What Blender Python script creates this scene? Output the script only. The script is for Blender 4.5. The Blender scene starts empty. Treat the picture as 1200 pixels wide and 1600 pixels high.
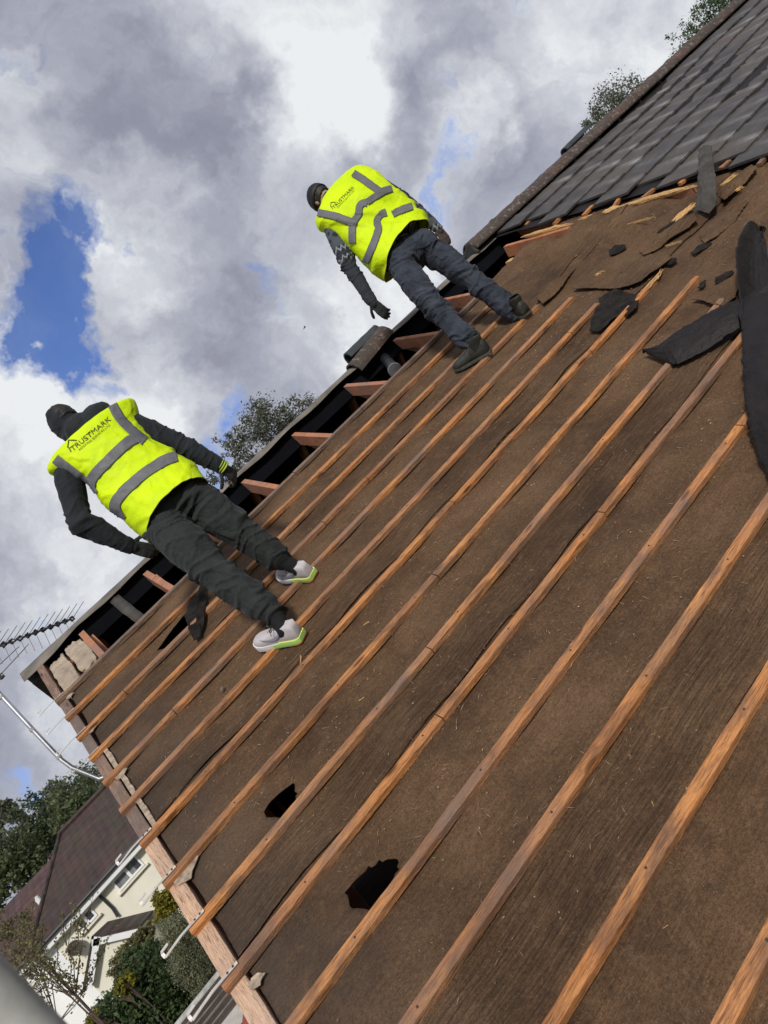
import bpy, bmesh, math, random
from mathutils import Vector, Matrix, noise
from mathutils.bvhtree import BVHTree
R = math.radians
rnd = random.Random(7)
scene = bpy.context.scene
COL = scene.collection
V = Vector

# ------------------------------------------------------------------ frames
CAM = V((0.55754843, -5.31680445, 6.86935511))
AX = V((0.64626865, -0.15039002, -0.74814415))      # picture right
AY = V((-0.67998899, 0.33146272, -0.65402403))      # picture down
AZ = V((0.34634059, 0.93140502, 0.11195041))        # view
FPX = 1160.0
PITCH = R(35); CP, SP = math.cos(PITCH), math.sin(PITCH)
Z0 = 8.2
ROOF = Matrix.Translation((0, 0, Z0)) @ Matrix.Rotation(PITCH, 4, 'X')
RIDGE_V = 1.0
YR, ZR = CP*RIDGE_V, Z0 + SP*RIDGE_V
def rl(u, v, n=0.0): return ROOF @ V((u, v, n))
def ray(x, y): return (AX*((x-600)/FPX) + AY*((y-800)/FPX) + AZ)
def atY(x, y, Y):
    d = ray(x, y); return CAM + d*((Y-CAM.y)/d.y)
RN = (ROOF.to_3x3() @ V((0, 0, 1))); RO = rl(0, 0, 0)
RU = V((1, 0, 0)); RV = ROOF.to_3x3() @ V((0, 1, 0))
def onroof(x, y, n=0.0):
    d = ray(x, y); k = ((RO + RN*n) - CAM).dot(RN)/d.dot(RN); return CAM + d*k
ROOFI = ROOF.inverted()
def loc(p): return ROOFI @ p

def nz(x, y, z=0.0): return noise.noise(V((x, y, z)))
def fbm(x, y, z=0.0, o=4):
    a, s, f = 0.0, 1.0, 1.0
    for _ in range(o):
        a += s*noise.noise(V((x*f, y*f, z*f+7.3*f))); s *= .5; f *= 2.03
    return a
def sstep(a, b, x):
    t = max(0, min(1, (x-a)/(b-a))); return t*t*(3-2*t)

# ------------------------------------------------------------------ materials
def newmat(name):
    m = bpy.data.materials.new(name); m.use_nodes = True
    nt = m.node_tree; nt.nodes.clear()
    out = nt.nodes.new('ShaderNodeOutputMaterial'); b = nt.nodes.new('ShaderNodeBsdfPrincipled')
    nt.links.new(b.outputs[0], out.inputs[0])
    return m, nt, b
class G:
    def __init__(s, nt): s.nt = nt
    def n(s, t, **k):
        o = s.nt.nodes.new(t)
        for a, v in k.items(): setattr(o, a, v)
        return o
    def put(s, sock, v):
        if hasattr(v, 'is_output') or isinstance(v, bpy.types.NodeSocket): s.nt.links.new(v, sock)
        elif isinstance(v, (tuple, list)) and len(v) == 3 and sock.type == 'RGBA': sock.default_value = (*v, 1)
        else: sock.default_value = v
    def coord(s, kind='Object', scale=(1, 1, 1), rot=(0, 0, 0), loc=(0, 0, 0)):
        tc = s.n('ShaderNodeTexCoord'); mp = s.n('ShaderNodeMapping')
        s.nt.links.new(tc.outputs[kind], mp.inputs[0])
        mp.inputs['Scale'].default_value = scale; mp.inputs['Rotation'].default_value = rot; mp.inputs['Location'].default_value = loc
        return mp.outputs[0]
    def noise(s, vec, scale, detail=4, rough=.55, dist=0.0):
        o = s.n('ShaderNodeTexNoise'); s.put(o.inputs['Vector'], vec)
        o.inputs['Scale'].default_value = scale; o.inputs['Detail'].default_value = detail
        o.inputs['Roughness'].default_value = rough; o.inputs['Distortion'].default_value = dist
        return o.outputs['Fac']
    def ramp(s, fac, stops, interp='LINEAR'):
        o = s.n('ShaderNodeValToRGB'); s.put(o.inputs[0], fac); r = o.color_ramp; r.interpolation = interp
        while len(r.elements) > len(stops): r.elements.remove(r.elements[-1])
        while len(r.elements) < len(stops): r.elements.new(0.5)
        for e, (p, c) in zip(r.elements, stops):
            e.position = p; e.color = (*c, 1) if isinstance(c, (tuple, list)) else (c, c, c, 1)
        return o.outputs[0]
    def mix(s, f, a, b, blend='MIX'):
        o = s.n('ShaderNodeMix', data_type='RGBA', blend_type=blend)
        s.put(o.inputs[0], f); s.put(o.inputs[6], a); s.put(o.inputs[7], b); return o.outputs[2]
    def math(s, op, a, b=0.0, c=None, clamp=False):
        o = s.n('ShaderNodeMath', operation=op); o.use_clamp = clamp
        s.put(o.inputs[0], a); s.put(o.inputs[1], b)
        if c is not None: s.put(o.inputs[2], c)
        return o.outputs[0]
    def bump(s, h, strength=.5, dist=.01, normal=None):
        o = s.n('ShaderNodeBump'); s.put(o.inputs['Height'], h)
        o.inputs['Strength'].default_value = strength; o.inputs['Distance'].default_value = dist
        if normal is not None: s.put(o.inputs['Normal'], normal)
        return o.outputs[0]
    def sep(s, vec):
        o = s.n('ShaderNodeSeparateXYZ'); s.put(o.inputs[0], vec); return o.outputs
    def rand(s):
        return s.n('ShaderNodeObjectInfo').outputs['Random']

def simple(name, c, rough=.7, var=.25, scale=8, bump=.2, bscale=40, metal=0.0, stretch=(1, 1, 1), spec=.5, sheen=0.0, bdist=.004):
    m, nt, b = newmat(name); g = G(nt)
    co = g.coord('Object', stretch)
    f = g.noise(co, scale, 5)
    lo = tuple(x*(1-var) for x in c); hi = tuple(min(1, x*(1+var)) for x in c)
    g.put(b.inputs['Base Color'], g.ramp(f, [(.3, lo), (.7, hi)]))
    b.inputs['Roughness'].default_value = rough; b.inputs['Metallic'].default_value = metal
    b.inputs['Specular IOR Level'].default_value = spec
    if sheen: b.inputs['Sheen Weight'].default_value = sheen
    if bump: g.put(b.inputs['Normal'], g.bump(g.noise(co, bscale, 4), bump, bdist))
    return m

def mat_felt(name, c1, c2, c3, right=False):
    m, nt, b = newmat(name); g = G(nt)
    co = g.coord('Object'); long = g.coord('Object', (1.3, 26, 1)); long2 = g.coord('Object', (5, 90, 1))
    big = g.noise(co, 1.6, 5, .6); mid = g.noise(co, 9, 5, .65); fine = g.noise(co, 230, 2, .6)
    col = g.ramp(big, [(.32, c1), (.5, c2), (.7, c3)])
    st = g.noise(long, 1.6, 5, .6, .4)
    col = g.mix(g.ramp(st, [(.46, 0.0), (.75, .22)]), col, tuple(x*.45 for x in c1))
    col = g.mix(g.ramp(mid, [(.5, 0.0), (.75, .35)]), col, tuple(x*1.45 for x in c3))
    # grit and dust specks
    vo = g.n('ShaderNodeTexVoronoi'); g.put(vo.inputs['Vector'], co); vo.inputs['Scale'].default_value = 120
    sp = g.math('LESS_THAN', vo.outputs['Distance'], g.math('MULTIPLY', g.noise(co, 31, 3, .7), .26))
    spm = g.math('MULTIPLY', sp, g.math('GREATER_THAN', g.noise(co, 6, 3), .53))
    col = g.mix(g.math('MULTIPLY', spm, .5), col, (.40, .29, .18))
    scuff = g.ramp(g.noise(co, 17, 8, .75, .6), [(.52, 0.0), (.66, .38)]); col = g.mix(scuff, col, (.165, .102, .058))
    fm = g.ramp(g.math('ADD', g.math('MULTIPLY', fine, .5), g.math('MULTIPLY', g.noise(co, 75, 4, .75), .5)), [(.36, .50), (.5, 1.0), (.64, 1.55)])
    col = g.mix(1.0, col, fm, 'MULTIPLY')
    # pale dusty patches
    dust = g.ramp(g.noise(co, 3.1, 7, .75, .3), [(.55, 0.0), (.74, .55)])
    col = g.mix(dust, col, (.155, .098, .058))
    g.put(b.inputs['Base Color'], col)
    b.inputs['Roughness'].default_value = .82; b.inputs['Specular IOR Level'].default_value = .3
    h = g.math('ADD', g.math('MULTIPLY', g.noise(long2, 1.5, 4, .6, .5), .9), g.math('MULTIPLY', fine, .18))
    h = g.math('ADD', h, g.math('MULTIPLY', g.noise(co, 30, 4), .6))
    x_, y_, z_ = g.sep(g.coord('Object'))
    near = g.ramp(g.math('FRACT', g.math('ADD', g.math('MULTIPLY', y_, -1.0), .08)), [(.0, .25), (.03, .12), (.55, .15), (.82, 1.0), (.98, 1.0), (1.0, .25)])
    patch = g.ramp(g.noise(g.coord('Object', (.6, 2.2, 1)), 1.3, 3), [(.50, .0), (.68, .45)])
    mask = g.math('MAXIMUM', near, patch)
    corr = g.noise(g.coord('Object', (3.2, 62, 1)), 1.5, 4, .6, .9)
    col = g.mix(g.math('MULTIPLY', g.math('MULTIPLY', mask, g.ramp(corr, [(.35, 1.0), (.50, 0.0)])), .42), col, tuple(x*.35 for x in c1))
    col = g.mix(g.math('MULTIPLY', g.math('MULTIPLY', mask, g.ramp(corr, [(.56, 0.0), (.72, 1.0)])), .35), col, tuple(x*1.5 for x in c3))
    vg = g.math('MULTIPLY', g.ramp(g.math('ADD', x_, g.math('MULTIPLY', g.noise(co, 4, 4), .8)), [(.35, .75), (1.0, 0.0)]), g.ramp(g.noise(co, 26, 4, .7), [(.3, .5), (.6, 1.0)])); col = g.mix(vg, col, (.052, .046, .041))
    nt.links.new(col, b.inputs['Base Color'])
    hh = g.math('ADD', g.math('MULTIPLY', corr, g.math('MULTIPLY', mask, 2.2)), g.math('MULTIPLY', h, .8))
    g.put(b.inputs['Normal'], g.bump(hh, .9, .008))
    return m

def mat_wood(name, base, light, dark, stain=.5, grain=(1.2, 26, 26)):
    m, nt, b = newmat(name); g = G(nt)
    tc = g.n('ShaderNodeTexCoord'); va = g.n('ShaderNodeVectorMath', operation='ADD')
    nt.links.new(tc.outputs['Object'], va.inputs[0])
    cx = g.n('ShaderNodeCombineXYZ'); r = g.math('MULTIPLY', g.rand(), 40)
    g.put(cx.inputs[0], r); g.put(cx.inputs[1], r); nt.links.new(cx.outputs[0], va.inputs[1])
    def mp(s):
        q = g.n('ShaderNodeMapping'); nt.links.new(va.outputs[0], q.inputs[0]); q.inputs['Scale'].default_value = s; return q.outputs[0]
    gr = g.noise(mp(grain), 3.2, 6, .65, .6)
    col = g.ramp(gr, [(.3, base), (.55, light), (.72, base)])
    bl = g.noise(mp((1.0, 3, 3) if grain[0] < grain[1] else (3, 1, 3)), 3.0, 5, .65, .5)
    col = g.mix(g.ramp(bl, [(.44, 0.0), (.60, stain), (.8, min(1, stain*1.5))]), col, dark)
    b2 = g.noise(mp((.8, 2, 2)), 1.1, 4, .6)
    col = g.mix(g.ramp(b2, [(.35, .35), (.62, 0.0)]), col, tuple(x*.62 for x in base))
    # knots
    vo = g.n('ShaderNodeTexVoronoi'); g.put(vo.inputs['Vector'], mp((3.5, 14, 14) if grain[0] < grain[1] else (14, 3.5, 14))); vo.inputs['Scale'].default_value = 1.1
    kn = g.ramp(vo.outputs['Distance'], [(.10, .9), (.19, 0.0)])
    col = g.mix(kn, col, tuple(x*.28 for x in base))
    fl = g.ramp(g.noise(mp((9, 170, 170) if grain[0] < grain[1] else (170, 9, 170)), 2, 3, .7), [(.32, .55), (.5, 1.0), (.7, 1.22)])
    ck = g.ramp(g.noise(mp((5, 110, 110) if grain[0] < grain[1] else (110, 5, 110)), 2.6, 2, .5, .3), [(.60, 0.0), (.66, .8)]); col = g.mix(ck, col, tuple(x*.3 for x in base))
    col = g.mix(1.0, col, fl, 'MULTIPLY')
    gy = g.ramp(g.noise(mp((1.1, 1.6, 1.6)), 1.6, 5, .65), [(.40, 0.0), (.60, .75)]); col = g.mix(g.math('MULTIPLY', gy, g.ramp(g.rand(), [(.2, .2), (.9, 1.0)])), col, tuple(.55*x+.45*sum(dark)/3*1.6 for x in dark))
    g.put(b.inputs['Base Color'], col); b.inputs['Roughness'].default_value = .72
    b.inputs['Specular IOR Level'].default_value = .3
    g.put(b.inputs['Normal'], g.bump(g.math('ADD', gr, g.noise(mp((16, 70, 70) if grain[0] < grain[1] else (70, 16, 70)), 3, 4)), .9, .005))
    return m

def mat_tile():
    m, nt, b = newmat('weathered_concrete_tile'); g = G(nt)
    at = g.n('ShaderNodeAttribute'); at.attribute_name = 'tuv'; x, y, z = g.sep(at.outputs['Vector'])
    co = g.coord('Object')
    base = g.ramp(g.noise(co, 7, 6, .65), [(.3, (.036, .034, .034)), (.7, (.100, .094, .090))])
    base = g.mix(g.ramp(z, [(0, 0.0), (.5, .1), (1, .6)]), base, (.12, .098, .08)); base = g.mix(g.ramp(g.noise(co, 2.2, 6, .7), [(.5, 0.0), (.7, .6)]), base, (.035, .032, .030))
    # soft highlight painted into the colour along one edge of each bowed tile
    edge_highlight = g.math('SUBTRACT', 1.0, g.math('ABSOLUTE', g.math('SUBTRACT', x, g.math('ADD', .72, g.math('MULTIPLY', y, .2)))))
    edge_highlight = g.math('MULTIPLY', g.ramp(edge_highlight, [(.72, 0.0), (.98, 1.0)]), g.ramp(g.noise(co, 5, 5, .7), [(.4, .1), (.65, 1.0)]))
    edge_highlight = g.math('MULTIPLY', g.math('MULTIPLY', edge_highlight, g.ramp(y, [(0, 1.0), (.85, .1)])), g.ramp(z, [(.15, .25), (.8, 1.0)]))
    base = g.mix(g.math('MULTIPLY', edge_highlight, .95), base, (.36, .35, .35))
    lich = g.ramp(g.noise(co, 42, 5, .7), [(.63, 0.0), (.70, .6)])
    base = g.mix(lich, base, (.24, .24, .22))
    g.put(b.inputs['Base Color'], base); b.inputs['Roughness'].default_value = .62
    g.put(b.inputs['Normal'], g.bump(g.math('ADD', g.noise(co, 60, 5, .7), g.math('MULTIPLY', g.noise(co, 14, 3), .8)), .5, .006))
    return m

def mat_ridge_tile():
    m, nt, b = newmat('lichened_clay_ridge'); g = G(nt)
    co = g.coord('Object')
    c = g.ramp(g.noise(co, 4.5, 6, .7), [(.36, (.050, .042, .038)), (.56, (.085, .055, .044)), (.72, (.20, .085, .055))])
    c = g.mix(g.ramp(g.rand(), [(0.3, 0.0), (1, .65)]), c, (.075, .06, .05))
    c = g.mix(g.ramp(g.noise(co, 22, 6, .75), [(.55, 0.0), (.62, .8)]), c, (.25, .24, .21))
    g.put(b.inputs['Base Color'], c); b.inputs['Roughness'].default_value = .85
    g.put(b.inputs['Normal'], g.bump(g.noise(co, 35, 6, .75), .8, .012))
    return m

def mat_leaf(name, dark, light, spec=.25):
    m, nt, b = newmat(name); g = G(nt)
    at = g.n('ShaderNodeAttribute'); at.attribute_name = 'lv'
    co = g.coord('Object'); n1 = g.noise(co, 1.1, 3)
    f = g.math('ADD', g.math('MULTIPLY', at.outputs['Fac'], .75), g.math('MULTIPLY', n1, .3))
    g.put(b.inputs['Base Color'], g.ramp(f, [(.05, dark), (.95, light)]))
    b.inputs['Roughness'].default_value = .55; b.inputs['Specular IOR Level'].default_value = spec
    b.inputs['Subsurface Weight'].default_value = 0
    tr = g.n('ShaderNodeBsdfTranslucent'); tr.inputs[0].default_value = (*[x*1.6 for x in light], 1)
    mx = g.n('ShaderNodeMixShader'); mx.inputs[0].default_value = .22
    out = [n for n in nt.nodes if n.type == 'OUTPUT_MATERIAL'][0]
    nt.links.new(b.outputs[0], mx.inputs[1]); nt.links.new(tr.outputs[0], mx.inputs[2]); nt.links.new(mx.outputs[0], out.inputs[0])
    return m

def mat_fabric(name, c, c2, rough=.85, weave=900, folds=.35, fscale=9, sheen=.15):
    m, nt, b = newmat(name); g = G(nt)
    co = g.coord('Object')
    g.put(b.inputs['Base Color'], g.mix(g.ramp(g.noise(co, 5, 6, .65), [(.36, 0.0), (.66, 1.0)]), c, c2))
    b.inputs['Roughness'].default_value = rough; b.inputs['Sheen Weight'].default_value = sheen
    b.inputs['Specular IOR Level'].default_value = .3
    h = g.math('ADD', g.noise(co, fscale, 5, .6, 1.6), g.math('MULTIPLY', g.noise(co, weave/6, 2), .06))
    g.put(b.inputs['Normal'], g.bump(h, folds, .03))
    return m

M = {}
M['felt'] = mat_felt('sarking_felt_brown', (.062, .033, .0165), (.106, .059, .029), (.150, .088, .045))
M['felt_dark'] = mat_felt('sarking_felt_dark', (.030, .024, .021), (.052, .042, .036), (.085, .066, .052))
M['felt_strap'] = simple('dark_felt_strap', (.060, .055, .048), .85, .4, 6, .6, 60); M['felt_black'] = simple('bitumen_felt_black', (.010, .0068, .006), .6, .5, 9, .9, 90, spec=.4, bdist=.006)
M['felt_grey'] = simple('aged_felt_grey', (.17, .15, .125), .85, .4, 6, .6, 60)
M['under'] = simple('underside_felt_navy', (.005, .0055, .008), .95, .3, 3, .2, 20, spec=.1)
M['batten'] = mat_wood('batten_softwood', (.48, .165, .045), (.74, .34, .12), (.19, .11, .068), .8)
M['rafter'] = mat_wood('rafter_softwood', (.48, .18, .085), (.66, .28, .14), (.30, .12, .065), .3)
M['barge'] = mat_wood('barge_softwood', (.60, .36, .22), (.78, .52, .35), (.44, .29, .20), .35, (26, 1.2, 26))
M['barge_old'] = mat_wood('old_barge_softwood', (.27, .15, .10), (.42, .27, .19), (.16, .11, .085), .7, (26, 1.2, 26)); M['batten_old'] = mat_wood('old_batten', (.24, .13, .08), (.38, .24, .155), (.14, .10, .08), .7)
M['split'] = simple('fresh_split_wood', (.66, .40, .16), .7, .3, 12, .8, 30, stretch=(1, 6, 6), bdist=.01)
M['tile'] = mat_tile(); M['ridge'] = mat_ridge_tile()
M['ridge_dark'] = simple('dark_ridge_plastic', (.035, .042, .046), .5, .3, 10, .3, 60)
M['mortar'] = simple('crumbled_mortar', (.40, .32, .24), .95, .35, 7, 1.0, 22, bdist=.02)
M['mortar_pale'] = simple('pale_mortar', (.38, .30, .22), .95, .5, 30, .9, 60)
M['galv'] = simple('galvanised_steel', (.55, .56, .58), .38, .25, 6, .15, 60, metal=.85)
M['galv_dull'] = simple('dull_galvanised_tube', (.40, .40, .37), .7, .35, 14, .2, 30, metal=.0)
M['clip'] = simple('zinc_clip', (.60, .56, .52), .55, .25, 20, .1, 50, metal=.2)
M['nail'] = simple('rusty_nail', (.09, .06, .05), .6, .2, 50, .1, 80, metal=.5)
M['alu'] = simple('antenna_grey', (.20, .20, .21), .5, .25, 9, .1, 60, metal=.4)
M['plastic_black'] = simple('black_plastic', (.015, .016, .018), .35, .3, 9, .1, 60)
M['brick'] = simple('red_brick_wall', (.30, .11, .07), .9, .35, 6, .5, 30)
M['render_cream'] = simple('cream_render', (.78, .75, .62), .9, .06, 1.5, .25, 90)
M['render_white'] = simple('white_render', (.86, .86, .85), .85, .05, 1.5, .2, 90)
M['upvc'] = simple('white_upvc', (.80, .80, .80), .35, .04, 2, 0)
M['gutter'] = simple('black_gutter', (.022, .022, .025), .4, .2, 5, 0)
M['bark'] = simple('bark', (.085, .06, .045), .9, .4, 9, .8, 30, stretch=(1, 1, .3), bdist=.02)
M['skin'] = simple('skin', (.46, .27, .19), .55, .12, 6, .15, 90)
M['hair'] = simple('dark_hair', (.018, .014, .012), .6, .3, 60, .5, 150)
M['jacket'] = mat_fabric('dark_navy_fleece', (.013, .016, .021), (.022, .027, .033), folds=.35, sheen=.06)
M['trouser'] = mat_fabric('dark_green_work_trousers', (.017, .022, .021), (.034, .040, .039), folds=.8, fscale=7, sheen=.06)
M['denim'] = mat_fabric('washed_dark_denim', (.018, .023, .034), (.058, .070, .094), folds=.8, fscale=10, sheen=.06)
M['vest'] = mat_fabric('fluorescent_yellow_polyester', (.60, .84, .0), (.72, .93, .0), .62, folds=.45, fscale=5, sheen=0)
M['reflect'] = mat_fabric('silver_grey_reflective_tape', (.13, .13, .145), (.17, .17, .18), .55, folds=.3, fscale=6, sheen=0)
M['print'] = simple('black_print', (.085, .10, .012), .8, .1, 9, 0)
M['edge_tape'] = simple('yellow_edge_binding', (.68, .84, .05), .7, .1, 9, 0)
M['glove'] = mat_fabric('black_work_glove', (.018, .022, .022), (.032, .038, .038), .7, folds=.3, fscale=30)
M['glove_brown'] = mat_fabric('dirty_brown_glove', (.10, .066, .05), (.05, .04, .035), .8, folds=.4, fscale=40)
M['cuff'] = simple('lime_glove_cuff', (.45, .60, .06), .7, .2, 30, .2, 80)
M['shoe_up'] = simple('pale_lilac_knit_upper', (.56, .52, .53), .8, .08, 20, .4, 200)
M['rubber'] = simple('grey_green_rubber', (.075, .078, .062), .8, .3, 30, .5, 80); M['shoe_black'] = simple('worn_black_boot', (.030, .031, .025), .6, .5, 14, .9, 50)
M['lace'] = simple('dark_lace', (.02, .02, .02), .7, .1, 9, 0)
M['logo'] = simple('grey_lilac_logo', (.25, .27, .36), .6, .1, 9, 0)
M['sock'] = simple('black_sock', (.008, .008, .009), .95, .2, 30, .4, 200)
M['soffit'] = simple('painted_dark_board', (.045, .042, .04), .8, .3, 5, .3, 30)
M['house_ceil'] = simple('loft_insulation', (.10, .085, .06), .95, .3, 3, .3, 20)
M['red'] = simple('red_clay', (.42, .085, .055), .7, .2, 9, .2, 30)
M['white_dirty'] = simple('weathered_white_board', (.50, .49, .46), .7, .2, 9, .2, 30)

def mat_sweater(sh, el):
    m, nt, b = newmat('navy_patterned_sweater'); g = G(nt)
    ax = (el-sh); L = ax.length; ax.normalize(); side = ax.cross(V((0, 1, 0))).normalized(); up = side.cross(ax)
    geo = g.n('ShaderNodeNewGeometry')
    def dot(vv, off):
        s = g.n('ShaderNodeVectorMath', operation='SUBTRACT'); nt.links.new(geo.outputs['Position'], s.inputs[0]); s.inputs[1].default_value = off
        d = g.n('ShaderNodeVectorMath', operation='DOT_PRODUCT'); nt.links.new(s.outputs[0], d.inputs[0]); d.inputs[1].default_value = vv
        return d.outputs['Value']
    t = g.math('MULTIPLY', dot(ax, sh), 1/L); w = dot(side, sh)
    dist_ok = g.math('LESS_THAN', g.math('ABSOLUTE', w), .16)
    zig = g.math('MULTIPLY', g.math('PINGPONG', g.math('MULTIPLY', w, 1.0), .018), 3.2)
    def band(c, h, zz):
        q = g.math('ABSOLUTE', g.math('SUBTRACT', g.math('ADD', t, g.math('MULTIPLY', zig, zz)), c)); return g.math('LESS_THAN', q, h)
    navy = g.mix(g.noise(g.coord('Object'), 20, 3), (.020, .024, .034), (.034, .038, .050))
    col = g.mix(g.math('MULTIPLY', band(.40, .20, 0), .8), navy, (.085, .105, .125))
    blk = g.n('ShaderNodeTexVoronoi'); g.put(blk.inputs['Vector'], g.coord('Object')); blk.inputs['Scale'].default_value = 22
    col = g.mix(g.math('MULTIPLY', band(.36, .10, 0), g.math('LESS_THAN', blk.outputs['Distance'], .38)), col, (.02, .024, .034))
    col = g.mix(g.math('MULTIPLY', band(.70, .028, 1.6), .8), col, (.30, .32, .33))
    col = g.mix(g.math('MULTIPLY', band(.80, .022, -1.6), .8), col, (.30, .32, .33))
    col = g.mix(g.math('MULTIPLY', band(.12, .03, 1.6), .8), col, (.30, .32, .33))
    g.put(b.inputs['Base Color'], col); b.inputs['Roughness'].default_value = .9
    g.put(b.inputs['Normal'], g.bump(g.noise(g.coord('Object'), 12, 4), .3, .02))
    return m

# ------------------------------------------------------------------ mesh builder
class MB:
    def __init__(s): s.v = []; s.f = []
    def add(s, vs, fs):
        o = len(s.v); s.v += [V(p) for p in vs]; s.f += [tuple(i+o for i in f) for f in fs]
    def box(s, c, hx, hy, hz):      # half-extent vectors
        vs = [c+hx*i+hy*j+hz*k for i in (-1, 1) for j in (-1, 1) for k in (-1, 1)]
        s.add(vs, [(0, 1, 3, 2), (4, 6, 7, 5), (0, 4, 5, 1), (2, 3, 7, 6), (0, 2, 6, 4), (1, 5, 7, 3)])
    def abox(s, a, b):
        a = V(a); b = V(b); c = (a+b)/2; h = (b-a)/2
        s.box(c, V((h.x, 0, 0)), V((0, h.y, 0)), V((0, 0, h.z)))
    def rbox(s, u0, u1, v0, v1, n0, n1):   # box in roof frame
        c = rl((u0+u1)/2, (v0+v1)/2, (n0+n1)/2)
        s.box(c, RU*(u1-u0)/2, RV*(v1-v0)/2, RN*(n1-n0)/2)
    def tube(s, pts, rad, seg=8, caps=True, ell=None):
        pts = [V(p) for p in pts]; n = len(pts)
        if not isinstance(rad, (list, tuple)): rad = [rad]*n
        rings = []; prev = None
        for i, p in enumerate(pts):
            d = (pts[min(i+1, n-1)]-pts[max(i-1, 0)]).normalized()
            if prev is None:
                a = d.orthogonal().normalized()
            else:
                a = (prev - d*prev.dot(d)).normalized()
            prev = a; b = d.cross(a)
            rings.append([p+(a*math.cos(2*math.pi*k/seg)+b*math.sin(2*math.pi*k/seg))*rad[i] for k in range(seg)])
        s.loft(rings, caps)
    def loft(s, rings, caps=True, closed=True):
        m = len(rings[0]); vs = [p for r in rings for p in r]; fs = []
        for i in range(len(rings)-1):
            for k in range(m if closed else m-1):
                k2 = (k+1) % m
                fs.append((i*m+k, i*m+k2, (i+1)*m+k2, (i+1)*m+k))
        if caps:
            fs.append(tuple(reversed(range(m)))); fs.append(tuple((len(rings)-1)*m+k for k in range(m)))
        s.add(vs, fs)
    def grid(s, rows):
        s.loft(rows, caps=False, closed=False)
    def capsule(s, p0, p1, r0, r1, seg=14):
        p0 = V(p0); p1 = V(p1); d = (p1-p0); L = d.length; d = d/L if L > 1e-6 else V((0, 0, 1))
        a = d.orthogonal().normalized(); b = d.cross(a); rings = []
        for th in (-89, -65, -40, -18, 0): rings.append((p0+d*r0*math.sin(R(th)), r0*math.cos(R(th))))
        for th in (0, 18, 40, 65, 89): rings.append((p1+d*r1*math.sin(R(th)), r1*math.cos(R(th))))
        s.loft([[c+(a*math.cos(2*math.pi*k/seg)+b*math.sin(2*math.pi*k/seg))*r for k in range(seg)] for c, r in rings])
    def chain(s, pts, rads):
        for i in range(len(pts)-1): s.capsule(pts[i], pts[i+1], rads[i], rads[i+1])
    def ellipsoid(s, c, a, b, d, seg=18):
        rings = []
        for i in range(11):
            th = R(-89+178*i/10)
            rings.append([c+d*math.sin(th)+(a*math.cos(2*math.pi*k/seg)+b*math.sin(2*math.pi*k/seg))*math.cos(th) for k in range(seg)])
        s.loft(rings)

FRAMES = {}
def tagit(o, label=None, cat=None, group=None, kind=None):
    if label: o['label'] = label
    if cat: o['category'] = cat
    if group: o['group'] = group
    if kind: o['kind'] = kind
    return o
def frame(o, roof):
    o = V(o)
    return (Matrix.Translation(o) @ (Matrix.Rotation(PITCH, 4, 'X') if roof else Matrix.Identity(4)))
def link(name, mb, mat, parent=None, origin=None, roof=False, smooth=False, attr=None, solid=0.0):
    if parent is not None: F = FRAMES[parent.name]
    else:
        if origin is None:
            lo = V((min(p.x for p in mb.v), min(p.y for p in mb.v), min(p.z for p in mb.v)))
            hi = V((max(p.x for p in mb.v), max(p.y for p in mb.v), max(p.z for p in mb.v)))
            origin = V(((lo.x+hi.x)/2, (lo.y+hi.y)/2, lo.z))
        F = frame(origin, roof)
    I = F.inverted()
    me = bpy.data.meshes.new(name)
    me.from_pydata([I @ p for p in mb.v], [], mb.f)
    if attr:
        for an, kind, data in attr:
            at = me.attributes.new(an, kind, 'POINT')
            if kind == 'FLOAT': at.data.foreach_set('value', data)
            else: at.data.foreach_set('vector', [c for q in data for c in q])
    me.update()
    bm = bmesh.new(); bm.from_mesh(me); bmesh.ops.recalc_face_normals(bm, faces=bm.faces); bm.to_mesh(me); bm.free()
    if smooth:
        me.polygons.foreach_set('use_smooth', [True]*len(me.polygons))
        if smooth == 'auto':
            me.set_sharp_from_angle(angle=R(38))
    mats = mat if isinstance(mat, (list, tuple)) else [mat]
    for q in mats: me.materials.append(q)
    o = bpy.data.objects.new(name, me); COL.objects.link(o)
    if parent is not None: o.parent = parent
    else: o.matrix_world = F; FRAMES[o.name] = F
    if solid:
        md = o.modifiers.new('thick', 'SOLIDIFY'); md.thickness = solid; md.offset = 0
    return o
def empty(name, origin, label, cat, group=None, roof=False):
    o = bpy.data.objects.new(name, None); o.empty_display_size = .1; COL.objects.link(o)
    F = frame(origin, roof); o.matrix_world = F; FRAMES[o.name] = F
    return tagit(o, label, cat, group)

# ------------------------------------------------------------------ camera
cd = bpy.data.cameras.new('camera'); cam = bpy.data.objects.new('camera', cd); COL.objects.link(cam)
mw = Matrix((( AX.x, -AY.x, -AZ.x, CAM.x), (AX.y, -AY.y, -AZ.y, CAM.y), (AX.z, -AY.z, -AZ.z, CAM.z), (0, 0, 0, 1)))
cam.matrix_world = mw
cd.sensor_fit = 'VERTICAL'; cd.sensor_height = 36; cd.sensor_width = 27; cd.lens = FPX/1600*36
cd.clip_start = .05; cd.clip_end = 3000
cd.dof.use_dof = True; cd.dof.focus_distance = 4.6; cd.dof.aperture_fstop = 8.0
scene.camera = cam
scene.render.resolution_x = 768; scene.render.resolution_y = 1024

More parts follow.
